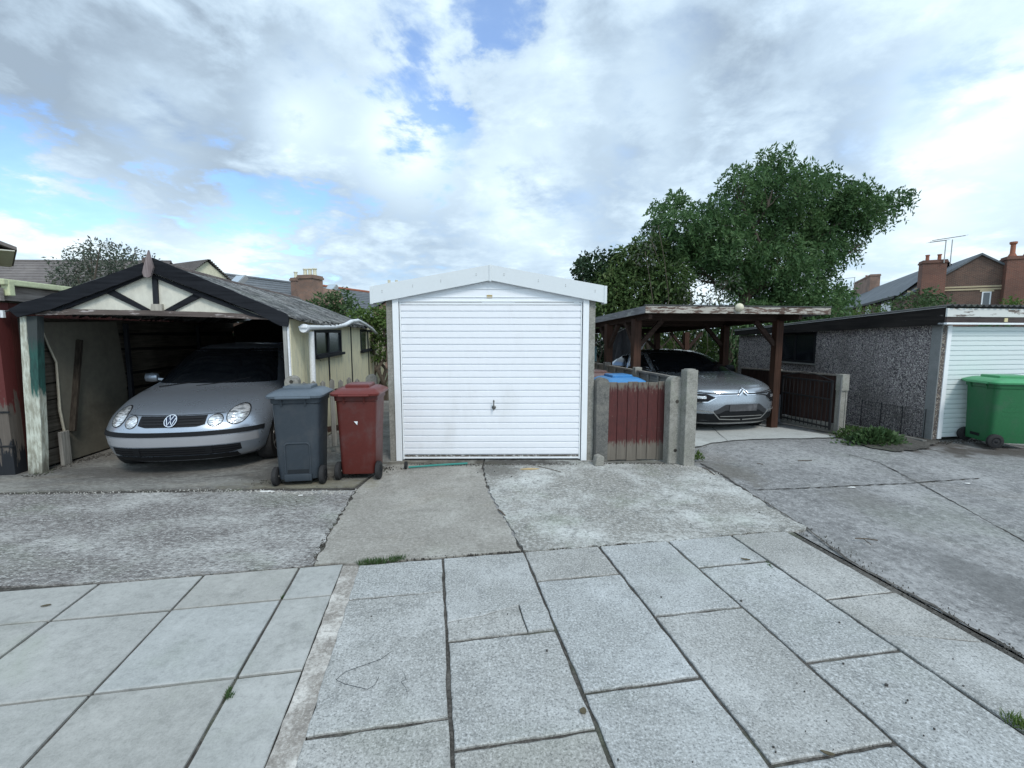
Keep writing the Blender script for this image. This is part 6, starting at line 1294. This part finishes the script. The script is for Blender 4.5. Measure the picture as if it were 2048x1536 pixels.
p0 = at(1182, 690, 11.2); p1 = at(1213, 676, 11.2); t = thing('washing_line', 'white washing line slung below the carport beam at left', 'line', tuple(p0)); mb = MB(); mb.tube([Vector((-.6, 0, .1)), Vector((0, 0, 0)), p1-p0, p1-p0+Vector((.5, .1, .25))], .010, 5); mb.build('line', M['pvc_white'], t)
c0 = at(1184, 692, 11.15); c1 = at(1193, 722, 11.15); t = thing('hanging_cloth', 'pale blue cloth hanging on the washing line beside the white garage', 'cloth', tuple(c0)); w_ = c1.x-c0.x; h = c0.z-c1.z
mb = MB(); mb.grid(lambda i, j: (-.12+(w_+.12)*i, .02*math.sin(i*16), -h*j-.03*math.sin(i*3)), 16, 4); mb.build('cloth', paint('cloth_blue', (.30, .48, .52), .9, .2), t, smooth=True, solid=.004)
p0, p1 = at(1277, 708, 12), at(1294, 677, 12); t = thing('white_pole', 'thin white pole leaning behind the left carport post', 'pole', tuple(p0)); mb = MB(); mb.tube([(-.05, 0, -.3), (0, 0, 0), p1-p0], .022, 8); mb.tube([p1-p0+Vector((-.06, 0, .02)), p1-p0+Vector((.08, 0, -.03))], .03, 8); mb.build('pole', M['pvc_white'], t)
# ================================================================ small things on the ground
p = G(812, 938); t = thing('garden_hoe', 'green-handled garden tool with black end lying by the white garage door', 'garden tool', (p.x, p.y, .012))
e = G(935, 930)-p; mb = MB(); mb.tube([(.03, 0, .01), (e.x*.5, e.y*.5, .012), (e.x, e.y, .010)], .012, 8); mb.build('handle', paint('hoe_green', (.02, .20, .17), .5, .4, (.2, .25, .22), 8), t); mb = MB(); mb.lathe([(.01, -.015), (.045, -.012), (.048, .012), (.01, .015)], (0, 0, .035), 'X', 16); mb.build('head', M['rubber'], t)
def flat(name, label, cat, u, v, pts, m, z=.006, th=.004, rz=0, curl=0):
    g_ = G(u, v); mb = MB(); mb.prism([(x, y, curl*x*x*40) for x, y in pts], (0, 0, th)); o = mb.build(name, m); o.location = (g_.x, g_.y, z+fall(g_.x, g_.y)); o.rotation_euler = (0, 0, R(rz)); return tag(o, label, cat)
def blobp(r, n, j, s, asp=.5): rr = random.Random(s); return [(r*math.cos(2*math.pi*i/n)*rr.uniform(1-j, 1), asp*r*math.sin(2*math.pi*i/n)*rr.uniform(1-j, 1)) for i in range(n)]
paper = paint('paper', (.78, .78, .76), .8, .3); leafd = paint('dead_leaf', (.09, .075, .045), .8, .5, (.04, .035, .02), 30); bits = paint('grit_dark', (.05, .048, .045), .9, .3)
flat('torn_paper', 'scrap of torn white paper in front of grey wheelie bin', 'litter', 535, 984, blobp(.10, 14, .7, 3, .28), paper); flat('torn_paper', 'small white paper scrap right of the larger torn scrap', 'litter', 602, 992, blobp(.03, 8, .5, 4), paper, rz=20)
flat('torn_paper', 'white paper scrap on the dark lane', 'litter', 1704, 974, blobp(.05, 8, .6, 5, .35), paper, z=-.004)
flat('torn_paper', 'tiny white scrap at far right on the lane', 'litter', 1936, 966, blobp(.04, 7, .5, 8, .35), paper, z=-.004)
flat('dead_leaf', 'brown dead leaf beside a joint of the lower flags', 'leaf', 1166, 1425, blobp(.020, 8, .4, 6, .9), leafd, rz=70, curl=.1); flat('dead_leaf', 'curled dark dead leaf across a joint of the upper right flags', 'leaf', 1490, 1121, blobp(.045, 9, .35, 7, .2), leafd, rz=-25, curl=.15)
flat('dead_leaf', 'dark dead leaf on bottom right flag', 'leaf', 1655, 1510, blobp(.03, 8, .4, 9, .3), leafd, rz=-20, curl=.15); flat('dead_leaf', 'small brown leaf on the left smooth flags', 'leaf', 92, 1213, blobp(.03, 8, .4, 10, .3), leafd, rz=25)
flat('sawdust_patch', 'small patch of pale orange grit by the garage door', 'stain', 1060, 939, blobp(.13, 14, .4, 11, .35), paint('orange_grit', (.45, .33, .17), .95, .5, (.25, .2, .13), 30), th=.002)
rr = random.Random(4)
mb = MB()
for k in range(90):
    u, v = rr.choice([(rr.uniform(700, 2000), rr.uniform(1150, 1530)), (rr.uniform(1500, 2000), rr.uniform(1220, 1530)), (rr.uniform(1380, 1700), rr.uniform(880, 1050)), (rr.uniform(820, 1100), rr.uniform(925, 960)), (rr.uniform(520, 720), rr.uniform(965, 1010))])
    g_ = G(u, v); s_ = rr.uniform(.3, 1)**2*.010; z = (.0 if v > 1100 else .004)+fall(g_.x, g_.y); r_ = [(g_.x+x, g_.y+y, z) for x, y in blobp(s_, 6, .4, k, .8)]; mb.prism(r_, (0, 0, .006))
tag(mb.build('loose_grit', bits), 'loose dark grit specks scattered over flags and lane', 'grit', kind='stuff')
def twig(label, pts, r=.004, m='bark', name='twig', z=.006):
    P = [G(*p) for p in pts]; o = P[0]; mb = MB(); mb.tube([(q.x-o.x, q.y-o.y, z+.004*(i % 2)+fall(q.x, q.y)) for i, q in enumerate(P)], r, 5); ob = mb.build(name, M[m]); ob.location = (o.x, o.y, 0); return tag(ob, label, name)
twig('thin wire loop lying on the large flag right of mortar strip', [(783, 1305), (762, 1322), (720, 1335), (690, 1348), (672, 1362), (690, 1372), (735, 1381), (750, 1374), (758, 1356)], .0011, 'trim', 'wire')
twig('thin wavy wire on the same flag right of the loop', [(808, 1348), (812, 1362), (802, 1366), (812, 1380), (814, 1386)], .0008, 'trim', 'wire')
twig('forked brown twig on the dark lane', [(1710, 1078), (1735, 1080), (1755, 1082)], .005, 'bark'); twig('short side fork of the brown twig', [(1728, 1080), (1742, 1092)], .003, 'bark')
twig('long thin stick on the lane near the carport', [(1596, 920), (1624, 920)], .006, z=-.008); twig('short stick on lane left of the long thin stick', [(1514, 925), (1526, 928)], .005, z=-.008)
twig('bent stick at the joint of the two centre aprons', [(996, 1020), (1004, 1027), (1010, 1032)], .007); twig('curved dry stem by the white garage door', [(1075, 933), (1095, 938), (1122, 945)], .004)
twig('thin stick by the foot of tall square post', [(1405, 936), (1416, 941), (1430, 951)], .006)
def litter(name, label, pts, n, spread, size, mats, seed, z=.006, flatness=.5):
    rr = random.Random(seed); P = [G(*p) for p in pts]; mb = MB()
    for i in range(n):
        k = rr.randrange(len(P)-1); q = P[k].lerp(P[k+1], rr.random()); x, y = q.x+rr.gauss(0, spread), q.y+rr.gauss(0, spread*.5); s = size*rr.uniform(.3, 1)**1.5; a = rr.uniform(0, 6.28); z0 = z-.012+fall(x, y)
        r_ = [(x+s*math.cos(a+t)*rr.uniform(.6, 1), y+s*math.sin(a+t)*rr.uniform(.5, 1), z0+rr.uniform(0, .3)*s) for t in (0, 1.4, 2.9, 4.4)]; 
        try: mb.prism([Vector((p[0], p[1], z0)) for p in r_], (rr.uniform(-.3, .3)*s, 0, .010+s*flatness*rr.uniform(.3, 1)))
        except ValueError: pass
    tag(mb.build(name, mats), label, 'debris', kind='stuff')
pale = stone('pale_chips', (.42, .41, .38), (.2, .19, .17), (.6, .58, .55), bmp=.2)
litter('dirt_crumbs', 'dark dirt crumbs along the foot of the white garage door', [(812, 928), (900, 930), (1000, 930), (1150, 928)], 420, .045, .011, M['soil'], 1)
litter('dirt_crumbs', 'dark dirt crumbs under the two wheelie bins', [(520, 965), (600, 960), (700, 952), (790, 935)], 380, .10, .013, M['soil'], 2, z=.012)
litter('pale_chips', 'pale broken concrete chips in front of the wheelie bins', [(500, 982), (560, 985), (640, 985), (715, 985)], 150, .06, .013, pale, 3, z=.006, flatness=.2)
litter('pale_chips', 'pale mortar chips around the tall square post', [(1360, 932), (1390, 936), (1430, 950)], 120, .04, .016, pale, 4)
litter('dirt_crumbs', 'dirt crumbs along the foot of the red gate', [(1190, 928), (1260, 927), (1340, 928)], 260, .035, .011, M['soil'], 5)
litter('dirt_crumbs', 'dirt crumbs along the edge of the lane', [(1400, 935), (1500, 990), (1620, 1062), (1750, 1145), (1900, 1240), (2048, 1325)], 420, .05, .006, M['soil'], 6, z=-.004, flatness=.2)
litter('pale_chips', 'pale flakes along the cracked threshold of timber garage', [(0, 988), (200, 986), (400, 981), (560, 983)], 200, .05, .010, pale, 7, z=.006, flatness=.2)
litter('dirt_crumbs', 'dark debris along the inside wall of timber garage', [(60, 955), (130, 930), (220, 908)], 260, .05, .018, M['soil'], 8, z=.012)
litter('dirt_crumbs', 'dirt along the foot of the pebbledashed garage door', [(1870, 885), (1950, 880), (2048, 876)], 300, .08, .014, M['soil'], 9, z=0)
litter('dirt_crumbs', 'crumbs in the joint between aprons and flags', [(720, 1127), (885, 1112), (1050, 1101), (1340, 1081), (1610, 1058)], 420, .012, .008, M['soil'], 10, z=.0)
litter('dirt_crumbs', 'crumbs in the crack between left drive and centre apron', [(712, 978), (690, 1012), (662, 1058), (642, 1094), (624, 1129)], 160, .018, .010, M['soil'], 11, z=.0)
